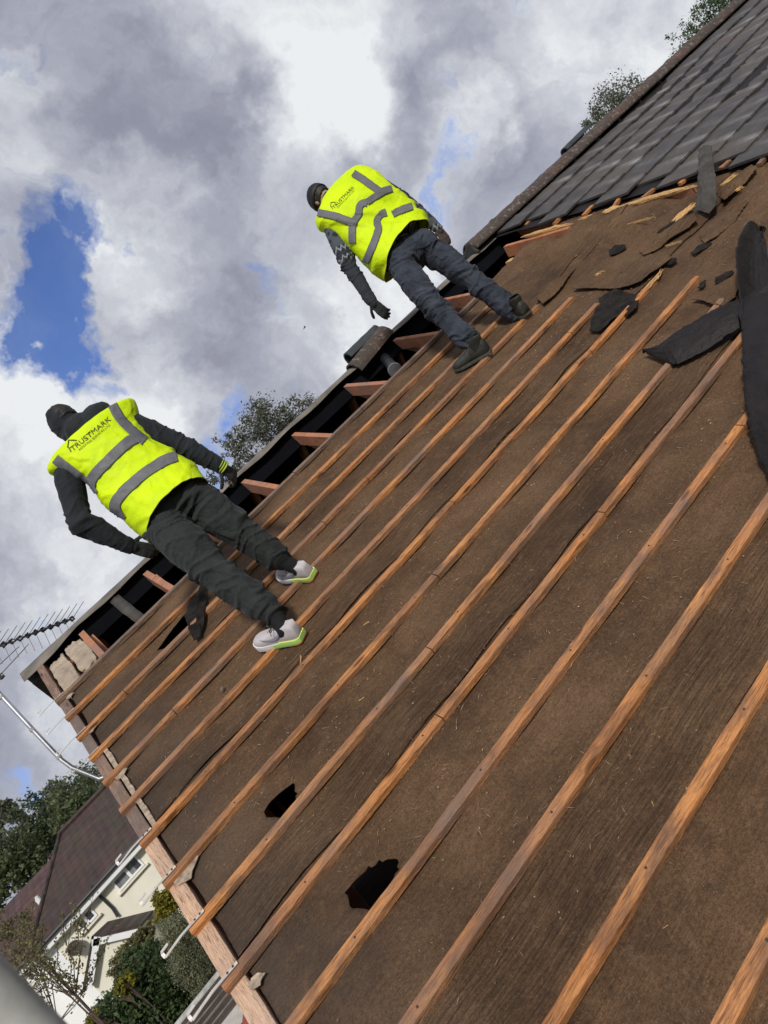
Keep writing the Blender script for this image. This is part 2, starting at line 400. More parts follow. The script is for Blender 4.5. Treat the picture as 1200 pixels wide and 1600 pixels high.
# ------------------------------------------------------------------ light and sky
SUN_EL, SUN_AZ = R(31), R(192)       # azimuth clockwise from +Y
world = bpy.data.worlds.new("World"); scene.world = world; world.use_nodes = True
wnt = world.node_tree; wnt.nodes.clear(); g = G(wnt)
wo = g.n('ShaderNodeOutputWorld'); bg = g.n('ShaderNodeBackground'); wnt.links.new(bg.outputs[0], wo.inputs[0])
sky = g.n('ShaderNodeTexSky'); sky.sky_type = 'NISHITA'; sky.sun_disc = False
sky.sun_elevation = SUN_EL; sky.sun_rotation = SUN_AZ; sky.air_density = 1.0; sky.dust_density = .6; sky.ozone_density = 2.5
tc = g.n('ShaderNodeTexCoord')
def vm(op, a, b=None, sc=None):
    o = g.n('ShaderNodeVectorMath', operation=op); g.put(o.inputs[0], a)
    if b is not None: g.put(o.inputs[1], b)
    if sc is not None: o.inputs['Scale'].default_value = sc
    return o
dirv = vm('NORMALIZE', tc.outputs['Generated']).outputs[0]
wn = g.n('ShaderNodeTexNoise'); wnt.links.new(dirv, wn.inputs['Vector']); wn.inputs['Scale'].default_value = 4.5; wn.inputs['Detail'].default_value = 6; wn.inputs['Roughness'].default_value = .6
wob = vm('SCALE', vm('SUBTRACT', wn.outputs['Color'], (.5, .5, .5)).outputs[0], sc=.34).outputs[0]
dw = vm('ADD', dirv, wob).outputs[0]
def blob(px, py, rad, vec=dw):
    d = ray(px, py).normalized()
    ds = vm('DISTANCE', vec, tuple(d)).outputs['Value']
    return g.math('MULTIPLY', g.ramp(g.math('DIVIDE', ds, rad/FPX), [(0, 1.0), (.5, .62), (1, 0.0)], 'EASE'), 1.0)
def total(lst):
    acc = None
    for px, py, rad, amt in lst:
        q = g.math('MULTIPLY', blob(px, py, rad), amt)
        acc = q if acc is None else g.math('ADD', acc, q)
    return acc
bright = total([(500, 40, 200, .75), (480, 190, 140, .7), (440, 330, 120, .35), (560, 220, 110, .35), (1040, 30, 230, .75), (880, 90, 160, .25),
                (745, 200, 90, .7), (230, 430, 150, .75), (150, 400, 60, .4), (110, 690, 200, .75), (20, 640, 120, .7), (250, 640, 120, .5), (100, 950, 150, .3), (560, 540, 190, .55), (640, 470, 150, .6),
                (120, 850, 160, .25), (700, 350, 120, .3), (150, 1130, 90, .55), (60, 1080, 90, .3), (30, 110, 80, .5), (60, 250, 120, .4)])
darkb = total([(220, 120, 190, .6), (260, 270, 170, .75), (380, 520, 170, .75), (640, 130, 120, .55), (960, 200, 190, .25), (250, 570, 120, .4), (50, 330, 110, .35), (20, 900, 130, .35), (60, 1130, 90, .15), (640, 400, 110, .3), (1200, 0, 10, 0)])
blueb = total([(105, 450, 85, .95), (135, 520, 90, .95), (85, 585, 85, .95), (140, 370, 70, .8), (170, 600, 70, .8), (60, 520, 70, .7), (190, 540, 50, .5), (350, 665, 75, .8), (20, 20, 90, .45), (720, 290, 70, .55), (710, 180, 40, .4), (15, 1250, 60, .15), (330, 760, 90, .6)])
# general cloud field for the rest of the sky
cf = g.noise(vm('MULTIPLY', dirv, (1, 1, 1.6)).outputs[0], 2.6, 8, .58, .5)
cfine = g.noise(dw, 8, 8, .6, .3)
wv = g.n('ShaderNodeTexNoise'); wnt.links.new(vm('MULTIPLY', dw, (1.0, 1.3, 2.0)).outputs[0], wv.inputs['Vector'])
wv.inputs['Scale'].default_value = 3.3; wv.inputs['Detail'].default_value = 9; wv.inputs['Roughness'].default_value = .6; wv.inputs['Distortion'].default_value = .4
val = g.math('ADD', g.math('ADD', .36, g.math('MULTIPLY', g.math('SUBTRACT', cfine, .5), .62)), g.math('MULTIPLY', g.math('SUBTRACT', wv.outputs['Fac'], .5), .95))
val = g.math('ADD', val, g.math('MULTIPLY', bright, .62)); val = g.math('ADD', g.math('SUBTRACT', val, g.math('MULTIPLY', darkb, .19)), .045)
cloud = g.ramp(val, [(0.0, (.20, .21, .275)), (.25, (.27, .28, .35)), (.45, (.36, .375, .44)), (.68, (.51, .53, .58)), (.95, (.74, .76, .78))])
gap = g.math('ADD', blueb, g.math('MULTIPLY', g.math('SUBTRACT', cfine, .5), 2.9))
gap = g.math('SUBTRACT', gap, g.math('MULTIPLY', bright, .35))
gapf = g.ramp(gap, [(.28, 0.0), (.6, .45), (1.0, .92)])
# darken the raw sky in the gaps to the deep blue of the picture
skyc = g.mix(1.0, sky.outputs[0], (.62, .84, 1.32), 'MULTIPLY')
c10 = g.mix(1.0, cloud, (10, 10, 10), 'MULTIPLY'); c10.node.clamp_result = False
fin = g.mix(gapf, c10, skyc)
g.put(bg.inputs[0], fin); bg.inputs[1].default_value = .1
sd = bpy.data.lights.new('sun', 'SUN'); sd.energy = 2.4; sd.angle = R(7); sd.color = (1.0, .95, .88)
so = bpy.data.objects.new('sun', sd); COL.objects.link(so)
sdir = V((math.sin(SUN_AZ)*math.cos(SUN_EL), math.cos(SUN_AZ)*math.cos(SUN_EL), math.sin(SUN_EL)))
so.rotation_euler = sdir.to_track_quat('Z', 'Y').to_euler(); so.location = (0, -10, 30)
vs = scene.view_settings; vs.view_transform = 'Standard'; vs.look = 'None'; vs.gamma = 1; vs.exposure = 0.18

# ------------------------------------------------------------------ ground
def gz(x, y):
    return 3.6*sstep(6, 24, y) + .02*max(0, y-24) + .15*fbm(x*.07, y*.07)
mb = MB(); xs = [-400, -200, -120, -80] + list(range(-60, 62, 4)) + [80, 120, 200, 400, 800]; ys = [-300, -100, -50] + list(range(-30, 62, 4)) + [80, 120, 200, 400, 900]
mb.grid([[V((x, y, gz(x, y))) for x in xs] for y in ys])
grass = simple('lawn_ground', (.055, .075, .025), .95, .4, 1.5, .6, 12)
tagit(link('ground', mb, grass, smooth=True), kind='structure')

# ------------------------------------------------------------------ the stripped house
RAFT = [0.40, 1.05, 1.60, 2.15, 2.77, 3.46, 4.16, 4.78, 5.45, 6.1, 6.75, 7.4, 8.05, 8.7, 9.35, 10, 10.65, 11.3, 11.95, 12.6, 13.25]
XE = 15.0
house = empty('stripped_house', (7.5, .8, 0), 'brick house whose near roof slope is stripped down to felt and battens', 'house')
mb = MB()
def wallgable(x0, x1, dz=0.0):
    yf, yb = -4.35, YR*2+4.35
    def zf(y): return Z0 + math.tan(PITCH)*y - .17 if y < YR else Z0+math.tan(PITCH)*(2*YR-y) - .17
    prof = [(yf, 0), (yf, zf(yf)), (YR, zf(YR)), (yb, zf(yb)), (yb, 0)]
    a = [V((x0, y, z)) for y, z in prof]; b = [V((x1, y, z)) for y, z in prof]
    mb.loft([a, b])
wallgable(.12, .34); wallgable(XE-.3, XE)
mb.abox((.34, -4.35, 0), (XE-.3, -4.1, 5.0)); mb.abox((.34, YR*2+4.1, 0), (XE-.3, YR*2+4.35, 5.0))
link('wall', mb, M['brick'], house)
mb = MB(); mb.abox((.34, -4.1, 5.0), (XE-.3, YR*2+4.1, 5.12)); link('loft_floor', mb, M['house_ceil'], house)
# far slope: boarded and felted, seen from below through the ridge opening
mb = MB()
bdir = V((0, CP, -SP)); bn = V((0, SP, CP)); top = V((0, YR, ZR))
def back(x, d, n): return V((x, 0, 0)) + top + bdir*d + bn*n
mb.loft([[back(-.11, 0, 0), back(-.11, 5.9, 0), back(-.11, 5.9, -.03), back(-.11, .02, -.03)], [back(XE+.1, 0, 0), back(XE+.1, 5.9, 0), back(XE+.1, 5.9, -.03), back(XE+.1, .02, -.03)]])
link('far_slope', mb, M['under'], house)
mb = MB(); mb.loft([[back(-.11, 0.03, .035), back(-.11, 5.95, .035), back(-.11, 5.95, .005), back(-.11, .03, .005)], [back(XE+.1, 0.03, .035), back(XE+.1, 5.95, .035), back(XE+.1, 5.95, .005), back(XE+.1, .03, .005)]])
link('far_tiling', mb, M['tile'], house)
mb = MB()      # dark soffit board under the overhanging verge of the far slope
mb.loft([[back(-.10, .02, -.032), back(-.10, 5.8, -.032), back(-.10, 5.8, -.19), back(-.10, .02, -.16)], [back(.0, .02, -.032), back(.0, 5.8, -.032), back(.0, 5.8, -.19), back(.0, .02, -.16)]])
link('soffit', mb, M['soffit'], house)
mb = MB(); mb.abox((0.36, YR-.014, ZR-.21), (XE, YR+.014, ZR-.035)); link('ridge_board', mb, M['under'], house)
mb = MB(); mb.abox((-.02, -4.62, 4.85), (XE, -4.50, 4.97)); link('gutter', mb, M['gutter'], house)

# barge board along the verge, in two lengths: pale new timber low down, older above
def flat_poly(uv, n0, thick, seed, jag=.004, lift=None, wr=.0):
    pts = []
    for i in range(len(uv)):
        a_, b_ = uv[i], uv[(i+1) % len(uv)]; m_ = max(2, int(math.hypot(a_[0]-b_[0], a_[1]-b_[1])/.009))
        for k in range(m_):
            t = k/m_; x = a_[0]+(b_[0]-a_[0])*t; y = a_[1]+(b_[1]-a_[1])*t; j = jag if k else jag*.3
            x += j*nz(x*70, y*70, seed); y += j*nz(x*70, y*70, seed+5)
            h = n0+.002*nz(x*40, y*40, seed)
            if lift: h += lift(x, y)
            pts.append((x, y, h))
    cx = sum(p[0] for p in pts)/len(pts); cy = sum(p[1] for p in pts)/len(pts); n = len(pts); rings = [pts]
    for f in (.8, .6, .4, .2, .02):
        r_ = []
        for (x, y, h) in pts:
            xx = cx+(x-cx)*f; yy = cy+(y-cy)*f; hh = n0+(lift(xx, yy) if lift else 0)+wr*fbm(xx*14, yy*14, seed)+.0015*nz(xx*60, yy*60, seed)
            r_.append((xx, yy, hh))
        rings.append(r_)
    mb = MB(); up = [[rl(*p) for p in r_] for r_ in rings]; mb.loft(up, caps=False)
    low = [rl(p[0], p[1], p[2]-thick) for p in pts]; mb.loft([up[0], low], caps=False); return mb
def board(name, u0, u1, v0, v1, n0, n1, mat, label, seed, taper=0):
    mb = MB(); rows = []
    N = max(4, int((v1-v0)/.08))
    for i in range(N+1):
        v = v0+(v1-v0)*i/N; w = .003*nz(v*6, seed); w2 = .004*nz(v*5, seed+9)
        a, b = u0+w, u1+w2
        rows.append([rl(a, v, n0), rl(b, v, n0), rl(b, v, n1-.003+.002*nz(v*9, seed+3)), rl(b-.004, v, n1), rl(a+.004, v, n1), rl(a, v, n1-.003)])
    mb.loft(rows)
    o = link(name, mb, mat, roof=True, origin=rl(u0, v0, n0), smooth='auto'); tagit(o, label, 'barge board', 'barge boards up the verge'); return o
board('barge_board', .0, .068, -5.4, -1.98, -.13, -.002, M['barge'], 'long pale orange barge board running down the verge to the bottom of the picture', 3)
board('barge_board', .004, .066, -1.97, -.02, -.13, -.004, M['barge_old'], 'greyer older barge board on the upper verge beside the aerial mast', 5)
board('barge_board', -.005, .052, .0, .965, -.13, .004, M['barge_old'], 'short weathered barge board beside the mortar blocks at the ridge corner', 8)
# pale mortar and slips of undercloak between barge board and felt
def lump(c, hx, hy, hz, seed, n=5, amp=.35, sq=.25):
    mb = MB(); bm = bmesh.new(); bmesh.ops.create_cube(bm, size=2); bmesh.ops.subdivide_edges(bm, edges=bm.edges, cuts=n, use_grid_fill=True)
    for q in bm.verts:
        p = q.co.copy(); r = p.normalized()*1.25; p = p.lerp(r, sq)
        d = 1+amp*fbm(p.x*1.3+seed, p.y*1.3, p.z*1.3, 4)
        p *= d
        q.co = c+hx*p.x+hy*p.y+hz*p.z
    bm.verts.ensure_lookup_table()
    mb.add([q.co for q in bm.verts], [tuple(x.index for x in f.verts) for f in bm.faces]); bm.free(); return mb
for i, (v, l) in enumerate([(-.02, 'small'), (-.66, 'small'), (-1.32, 'broad'), (-1.62, 'small'), (-2.31, 'pale'), (-3.02, 'split')]):
    ww = {'small': .032, 'broad': .040, 'pale': .070, 'split': .034}[l]; hh = {'small': .024, 'broad': .034, 'pale': .058, 'split': .022}[l]
    cu, cv = .088, v-.030
    mb = flat_poly([(cu-ww*.9, cv+hh*.5), (cu-ww*.2, cv+hh*1.1), (cu+ww*.5, cv+hh*.8), (cu+ww*1.1, cv-hh*.2+.02*nz(i*3.1, 1)), (cu+ww*.4, cv-hh*.7), (cu+ww*.1, cv-hh*1.2), (cu-ww*.7, cv-hh*.6)], .0050, .003, i*2.3, .0015)
    o = link('mortar_slip', mb, M['mortar_pale'], roof=True, smooth=True)
    tagit(o, ['torn pale mortar slip under the left end of the topmost batten', 'torn pale mortar slip under the left end of the third batten from the ridge', 'broad pale mortar slip by the left end of the fifth batten from the ridge',
              'pale mortar slip under the left end of the sixth batten from the ridge', 'large whitish torn slip under the left end of the eighth batten',
              'split pale slip under the left end of the tenth batten from the ridge'][i], 'mortar', 'mortar slips along the verge')
mb = MB(); rows = []
for i in range(60):
    v = -1.0-.95*i/59; w = .012*abs(fbm(v*9, 2.2)); rows.append([rl(.078, v, -.01), rl(.078, v, .004+.004*nz(v*30, 1)), rl(.10+w, v, .004+.004*nz(v*25, 5)), rl(.10+w, v, -.01)])
mb.loft(rows); o = link('mortar_fillet', mb, M['mortar_pale'], roof=True, smooth='auto'); tagit(o, 'crumbling strip of pale mortar between barge board and felt near the mast', 'mortar')

# rafters (each its own), near slope and far slope
for i, u in enumerate(RAFT):
    mb = MB(); N = 10
    for (a, b) in ((-5.45, .80),):
        rows = []
        for k in range(N+1):
            v = a+(b-a)*k/N
            if k == N: pts = [(u-.024, v, -.012), (u+.024, v, -.012), (u+.024, v-.07, -.115), (u-.024, v-.07, -.115)]
            else: pts = [(u-.024, v, -.012), (u+.024, v, -.012), (u+.024, v, -.115), (u-.024, v, -.115)]
            rows.append([rl(*q) for q in pts])
        mb.loft(rows)
    names = ['first rafter in the ridge opening beside the mortar blocks', 'rafter in the ridge opening just left of the near worker', 'rafter hidden behind the near worker', 'rafter in the ridge opening below the near worker\'s right glove',
             'rafter in the ridge opening right of the near worker\'s glove', 'rafter below the loose ridge tile left of the vent pipe', 'rafter just right of the vent pipe under the far worker', 'rafter between the far worker\'s legs']
    short = ['first orange rafter by the mortar blocks', 'orange rafter left of the near worker', 'rafter behind the near worker', 'rafter under the near worker\'s right glove', 'rafter right of the near worker\'s glove', 'rafter below the loose ridge tile', 'rafter just right of the vent pipe', 'rafter between the far worker\'s legs']
    lab = 'orange '+names[i] if i < 8 else 'rafter under the remaining roof covering at the right'
    if i == 8: continue
    o = link('rafter', mb, M['rafter'], roof=True, origin=rl(u, -5.45, -.1)); tagit(o, lab, 'rafter', 'rafters of the near slope')
    if i < 8:
        mb = MB(); x = u+.05
        mb.loft([[back(x-.022, .12, -.04), back(x+.022, .12, -.04), back(x+.022, .16, -.14), back(x-.022, .16, -.14)], [back(x-.022, 5.6, -.04), back(x+.022, 5.6, -.04), back(x+.022, 5.6, -.14), back(x-.022, 5.6, -.14)]])
        o = link('far_rafter', mb, M['rafter'], roof=False); tagit(o, 'shadowed far-slope rafter beside the '+short[i], 'rafter', 'rafters of the far slope')
        # short collar / brace seen below the rafter through the opening
        mb = MB(); p0 = rl(u+.03, .66, -.13); p1 = rl(u+.03, .02, -.33); d = (p1-p0).normalized(); s2 = d.cross(RU).normalized()
        c = (p0+p1)/2; mb.box(c, RU*.02, d*((p1-p0).length/2+.1), s2*.032)
        o = link('brace', mb, M['rafter'], roof=True); tagit(o, 'short brace timber below the '+short[i], 'brace', 'braces in the ridge opening')

# two blocks of crumbled mortar between the first rafters at the gable
for i, (u0, u1) in enumerate([(.075, .20), (.235, .365)]):
    mb = lump(rl((u0+u1)/2, .43+.03*i, -.075), RU*(u1-u0)/2*1.08, RV*.30, RN*.06, 4+9*i, 22, .16, .08)
    o = link('mortar_block', mb, M['mortar'], roof=True, smooth=True)
    tagit(o, ['crumpled sandy mortar block in the corner against the barge board', 'crumpled sandy mortar block beside the first orange rafter'][i], 'mortar block', 'mortar blocks on the gable top')

# ------------------------------------------------------------------ felt
LAPS = [-.93, -1.90, -2.90, -3.93, -4.95]
def felt_n(u, v):
    n = 0.0
    d = min(abs(u-r) for r in RAFT[:10]); n -= .017*sstep(.0, .3, d)
    n += .004*fbm(u*1.7, v*5, 1.0) + .0022*fbm(u*5, v*22, 3.0)
    w = sstep(4.2, 5.2, u)
    if w > 0:
        q = v*5.5+u*1.2
        q2 = v*7.0+u*2.4; n += w*(.045*fbm(u*.55, q*.55, 6.0, 3)+.055*(.35-abs(nz(u*.35, q2*.42, 2.0)))*sstep(-3.0, -1.8, v)+.02*abs(fbm(u*.8, q2*1.3, 2.0, 3)))
    if u > 5.7: n = n*(1-sstep(5.7, 5.95, u)) - .03*sstep(5.7, 5.95, u)
    for L in LAPS:
        a = sstep(L+.24, L+.02, v) * (1 if v > L-.02 else 0)
        if a > 0: n += a*(.0032*math.sin(v*210+4*nz(u*1.5, v*8, L)+u*1.2)*(.4+.9*abs(nz(u*2.2, v*3, L)))+.004*a)
    # ripples around the opening edge
    n += -.02*sstep(-.02, .12, v)*(.6+.5*nz(u*3, 0, 3))
    return n
def poly_uv(pts): return [tuple(loc(onroof(x, y))[:2]) for x, y in pts]
HOLES = [poly_uv([(457, 1219), (436, 1236), (422, 1250), (411, 1268), (416, 1277), (430, 1276), (444, 1279), (458, 1272), (464, 1262), (459, 1240)]),
         poly_uv([(621, 1337), (602, 1339), (573, 1356), (556, 1372), (543, 1390), (544, 1404), (548, 1420), (566, 1419), (576, 1421), (588, 1420), (604, 1402), (612, 1368)]),
         poly_uv([(243, 1014), (262, 986), (284, 962), (302, 946), (316, 936), (322, 946), (300, 975), (272, 1004), (258, 1010)]),
         poly_uv([(1146, 352+90), (1120, 440), (1118, 432), (1132, 427), (1144, 431)])]
import itertools
def seg_near(p, a, b):
    ax, ay = a; bx, by = b; dx, dy = bx-ax, by-ay
    t = max(0, min(1, ((p[0]-ax)*dx+(p[1]-ay)*dy)/(dx*dx+dy*dy+1e-12))); q = (ax+t*dx, ay+t*dy)
    return math.hypot(p[0]-q[0], p[1]-q[1]), q
def inside(p, poly):
    c = False; j = len(poly)-1
    for i in range(len(poly)):
        if (poly[i][1] > p[1]) != (poly[j][1] > p[1]) and p[0] < (poly[j][0]-poly[i][0])*(p[1]-poly[i][1])/(poly[j][1]-poly[i][1])+poly[i][0]: c = not c
        j = i
    return c
def rough_poly(poly, k=4, amp=.003):
    out = []
    for i in range(len(poly)):
        a, b = poly[i], poly[(i+1) % len(poly)]
        for t in range(k):
            s = t/k; x = a[0]+(b[0]-a[0])*s; y = a[1]+(b[1]-a[1])*s
            j = amp if t else 0
            out.append((x+j*nz(x*60, y*60, 1), y+j*nz(x*60, y*60, 5)))
    return out
HOLES = [rough_poly(h) for h in HOLES]
def felt_strip(v0, v1, idx, label, mat, ulo=.085, uhi=7.2):
    # v0 top, v1 bottom edge (rests on the strip below)
    st = .019; nu = int((uhi-ulo)/st); nv = int((v0-v1)/st)
    hs = [h for h in HOLES if max(q[1] for q in h) > v1-.05 and min(q[1] for q in h) < v0+.05]
    verts = []; P2 = []
    for j in range(nv+1):
        t = j/nv
        for i in range(nu+1):
            u = ulo+(uhi-ulo)*i/nu
            ve = v1 + .016*fbm(u*1.1, idx*3.3, 0, 5)+.004*nz(u*30, idx)
            vt = v0 + (.03*fbm(u*1.2, 9.1, 0) if idx == 0 else 0)
            v = vt+(ve-vt)*t
            uu = u + (.012*fbm(v*3, idx+.5)*(1-min(1, i/3)) if i < 3 else 0)
            for h in hs:
                if min(q[0] for q in h)-.03 < uu < max(q[0] for q in h)+.03 and min(q[1] for q in h)-.03 < v < max(q[1] for q in h)+.03:
                    best = (9, None)
                    for k in range(len(h)):
                        r = seg_near((uu, v), h[k], h[(k+1) % len(h)])
                        if r[0] < best[0]: best = r
                    if best[0] < st*.62: uu, v = best[1]
            lift = .002*(5-idx)+ .001
            edge = sstep(.07, 0, (v-ve))
            n = felt_n(uu, v) + lift*0 + .011*edge*max(0, nz(u*3.1, idx*5.0, 2)) + .0028*sstep(.10, .0, v-ve)
            if v0-v < .1 and idx > 0: n -= .006
            P2.append((uu, v)); verts.append((uu, v, n))
    faces = []
    for j in range(nv):
        for i in range(nu):
            q = (j*(nu+1)+i, j*(nu+1)+i+1, (j+1)*(nu+1)+i+1, (j+1)*(nu+1)+i)
            c = (sum(P2[k][0] for k in q)/4, sum(P2[k][1] for k in q)/4)
            if any(inside(c, h) for h in hs): continue
            faces.append(q)
    mb = MB(); mb.v = [rl(*q) for q in verts]; mb.f = faces
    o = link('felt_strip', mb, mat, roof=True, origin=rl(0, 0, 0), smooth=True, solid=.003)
    tagit(o, label, 'roofing felt', 'strips of roofing felt on the near slope'); return o
felt_strip(.09, LAPS[0], 0, 'topmost strip of brown felt, between the ridge opening and the workers\' feet', M['felt'])
felt_strip(LAPS[0]+.09, LAPS[1], 1, 'second strip of brown felt, under the near worker\'s shoes', M['felt'])
felt_strip(LAPS[1]+.09, LAPS[2], 2, 'third strip of brown felt, with the smaller torn hole', M['felt'])
felt_strip(LAPS[2]+.09, LAPS[3], 3, 'fourth strip of brown felt, with the larger leaf-shaped hole', M['felt'])
felt_strip(LAPS[3]+.09, -5.5, 4, 'lowest strip of brown felt, in the bottom right corner', M['felt'])

# felt lapped over the ridge from the far slope
mb = MB(); rows = []
for i in range(240):
    u = -.12+(5.95+.12)*i/239
    d = min(abs(u-r) for r in RAFT[:10]); sag = sstep(0, .3, d)
    w = .105+.012*sag*(.5+nz(u*2, 3))+.008*fbm(u*2, 4.4)+.07*sstep(.45, .0, u)
    row = [V((u, 0, 0))+top+bdir*.35+bn*.012]
    row.append(V((u, 0, 0))+top+bdir*.05+bn*.014)
    row.append(rl(u, RIDGE_V+.004, .010+.003*nz(u*5, 1)))
    for k in range(1, 8):
        t = k/7; row.append(rl(u, RIDGE_V-w*t, .012-.012*sag*t*t+.003*nz(u*8, t*3)))
    rows.append(row)
mb.grid(rows)
o = link('ridge_felt', mb, M['felt_grey'], roof=True, smooth=True, solid=.004); tagit(o, 'long grey strip of old felt folded over the bare ridge', 'roofing felt')
# loose felt strap hanging across the opening
mb = MB(); rows = []
for k in range(14):
    t = k/13; v = .9-.82*t; w = .045+.006*nz(t*5, 2)
    rows.append([rl(.75-w+.01*t, v, -.03-.05*math.sin(t*3.1)), rl(.75, v, -.022-.05*math.sin(t*3.1)), rl(.75+w, v, -.03-.05*math.sin(t*3.1))])
mb.grid(rows); o = link('felt_strap', mb, M['felt_strap'], roof=True, smooth=True, solid=.004); tagit(o, 'grey felt strap hanging down across the dark ridge opening left of the near worker', 'roofing felt')
# vent pipe
vp = empty('vent_pipe', rl(3.72, .25, -.3), 'dark ribbed vent pipe end standing in the ridge opening below the loose ridge tile', 'vent pipe', roof=True)
c0, c1 = onroof(603, 560, -.10), onroof(618, 580, -.06)
c0 = onroof(596, 553, -.14); c1 = onroof(617, 578, -.05)
mb = MB(); pts = []; rd = []
for k in range(26):
    t = k/25; pts.append(c0.lerp(c1, t*1.0)); rd.append(.050+.004*math.sin(k*1.6))
mb.tube(pts, rd, 20); link('pipe', mb, M['plastic_black'], vp, smooth=True)
mb = MB(); d = (c1-c0).normalized(); mb.tube([c1-d*.012, c1+d*.002, c1+d*.012], [.060, .064, .060], 24, True); link('rim', mb, M['galv'], vp, smooth='auto')

# ------------------------------------------------------------------ battens
GA = .33
OFF = [-.007, -.001, .012, .002, -.006, -.002, 0, .009, .004, -.008, -.005, -.006, .003, .004]
UEND = [4.66, 4.45, 4.25, 4.28, 4.30, 4.15, 4.36, 4.28, 3.98, 3.95, 3.7, 5.2, 5.2, 5.2]
BLAB = ['topmost weathered batten along the lower edge of the ridge opening', 'second batten down from the ridge, passing above the torn hole beside the near worker', 'third batten down, along the lower edge of the hole beside the near worker',
        'fourth batten down from the ridge, ending under the far worker\'s boots', 'fifth batten down from the ridge, under the near worker\'s right shoe', 'sixth batten down from the ridge, under the near worker\'s left shoe',
        'seventh batten down, with a splintered right end', 'eighth batten down, just below the near worker\'s shoes, its squared right end bright', 'ninth batten down, passing above no hole but just under the smaller one, right end beneath the torn flap',
        'tenth batten down, between the smaller and the larger hole', 'eleventh batten down, touching the larger hole', 'twelfth batten down, knotty and greyish, fourth from the bottom right corner',
        'thick thirteenth batten crossing the lower right of the picture', 'lowest batten, cutting off the bottom right corner']
BLAB[8] = 'ninth batten down, touching the smaller hole, its right end beneath the torn flap'
BLAB[11] = 'twelfth batten down, greyer and knotty, below the larger hole'
def batten(k):
    vc = -(GA*k+OFF[k]) ; L0, L1 = 0.0-.004*rnd.random(), UEND[k]
    step = .03; N = int((L1-L0)/step); rows = []; W, T = .0212, .0275
    for i in range(N+1):
        u = L0+(L1-L0)*i/N; s = k*7.7
        c = vc + .0045*nz(u*.6, s) + .0006*nz(u*6, s)
        w1 = W*(1+.03*nz(u*1.3, s+1)); w2 = W*(1+.03*nz(u*1.3, s+2))
        base = -.003
        tt = T*(1+.02*nz(u*1.1, s+3))
        # waney chipped arrises
        ch1 = .0016+.016*max(0, nz(u*2.3, s+4)-.28)+.010*max(0, nz(u*13, s+4)-.35); ch2 = .0014+.014*max(0, nz(u*2.1, s+6)-.3)+.008*max(0, nz(u*15, s+6)-.35)
        b = base; t = base+tt
        prof = [(c-w1, b), (c-w1, t-ch1), (c-w1+ch1*.9, t), (c, t+.0006*nz(u*20, s)), (c+w2-ch2, t), (c+w2, t-ch2*.9), (c+w2, b)]
        if i == N and k in (6, 7):
            prof = [(c+(q[0]-c)*.6, q[1]) for q in prof]
        rows.append([rl(u, q[0], q[1]) for q in prof])
    jr = random.Random(k*13+5); cuts = sorted(jr.sample(range(12, N-8), 1 if k % 3 else 2)) if N > 40 else []
    mb = MB(); prev_ = 0
    for q_ in cuts+[N+1]:
        seg = rows[prev_:q_]
        if prev_:
            dv = RV*jr.uniform(-.0035, .0035)+RN*jr.uniform(-.0015, .003); seg = [[p+dv for p in r_] for r_ in seg]; seg[0] = [p.lerp(p2, .06) for p, p2 in zip([q-RU*.026 for q in seg[0]], seg[0])]
        mb.loft(seg); prev_ = q_
    if k == 6:    # splintered end
        for j in range(4):
            a = rl(L1-.02, vc-.012+.008*j, .008+.004*j); e = rl(L1+.05+.10*rnd.random(), vc+.01+.012*rnd.random(), .012)
            mb.tube([a, e], [.006, .0008], 5)
    root = empty('roof_batten', rl(L0, vc, 0), BLAB[k], 'batten', 'battens across the near slope', roof=True)
    link('timber', mb, M['batten'] if k != 0 else M['batten_old'], root)
    # nail heads where it crosses the rafters
    for r in RAFT:
        if L0 < r < L1-.03:
            mb = MB(); c = rl(r+.008*nz(r, k), vc+.004*nz(r*3, k), .0240)
            mb.tube([c-RN*.004, c+RN*.0008+RN*.0012], [.0042, .0042], 8); link('nail_head', mb, M['nail'], root)
    return root
for k in range(14): batten(k)

# verge clips
CN = ['first', 'second', 'third', 'fourth', 'seventh', 'eighth', 'ninth', 'tenth']
for i, k in enumerate([0, 1, 2, 3, 6, 7, 8, 9]):
    vc = -(GA*k+OFF[k]); wide = .0045 if k < 5 else .010; th = .0012
    ext = [-.125, -.13, -.13, -.13, -.11, -.10, -.115, -.13][i]
    root = empty('verge_clip', rl(.0, vc, .024), 'bent metal verge clip at the left end of the %s batten from the ridge' % CN[i], 'verge clip', 'verge clips at the batten ends', roof=True)
    mb = MB(); vo = vc+.012
    sk = .012 if k == 3 else -.004
    path = [(.078, vo-.004, .031), (.0, vo-.002, .0315), (-.03, vo, .031), (ext*.6, vo+sk*.4, .028), (ext, vo+sk, .024)]
    hook = [(ext-.002, vo+sk+.003, .026), (ext-.002, vo+sk+.014, .034), (ext-.001, vo+sk+.020, .038), (ext+.032, vo+sk+.022, .040)]
    def strip(pts, mb):
        rows = []
        for j, (u, v, n) in enumerate(pts):
            a = pts[max(0, j-1)]; b = pts[min(len(pts)-1, j+1)]; d = V((b[0]-a[0], b[1]-a[1], 0)).normalized(); s = V((-d.y, d.x, 0))*wide/1.6
            rows.append([rl(u-s.x, v-s.y, n+th), rl(u+s.x, v+s.y, n+th), rl(u+s.x, v+s.y, n-th), rl(u-s.x, v-s.y, n-th)])
        mb.loft(rows)
    strip(path, mb); link('strap', mb, M['clip'], root)
    mb = MB(); strip([path[-1]]+hook, mb); link('hook', mb, M['clip'], root)
    if k > 5:
        for uu in (.06, .035):
            mb = MB(); c = rl(uu, vo-.003, .0325); mb.tube([c, c+RN*.003], [.0045, .004], 8); link('nail_head', mb, M['nail'], root)

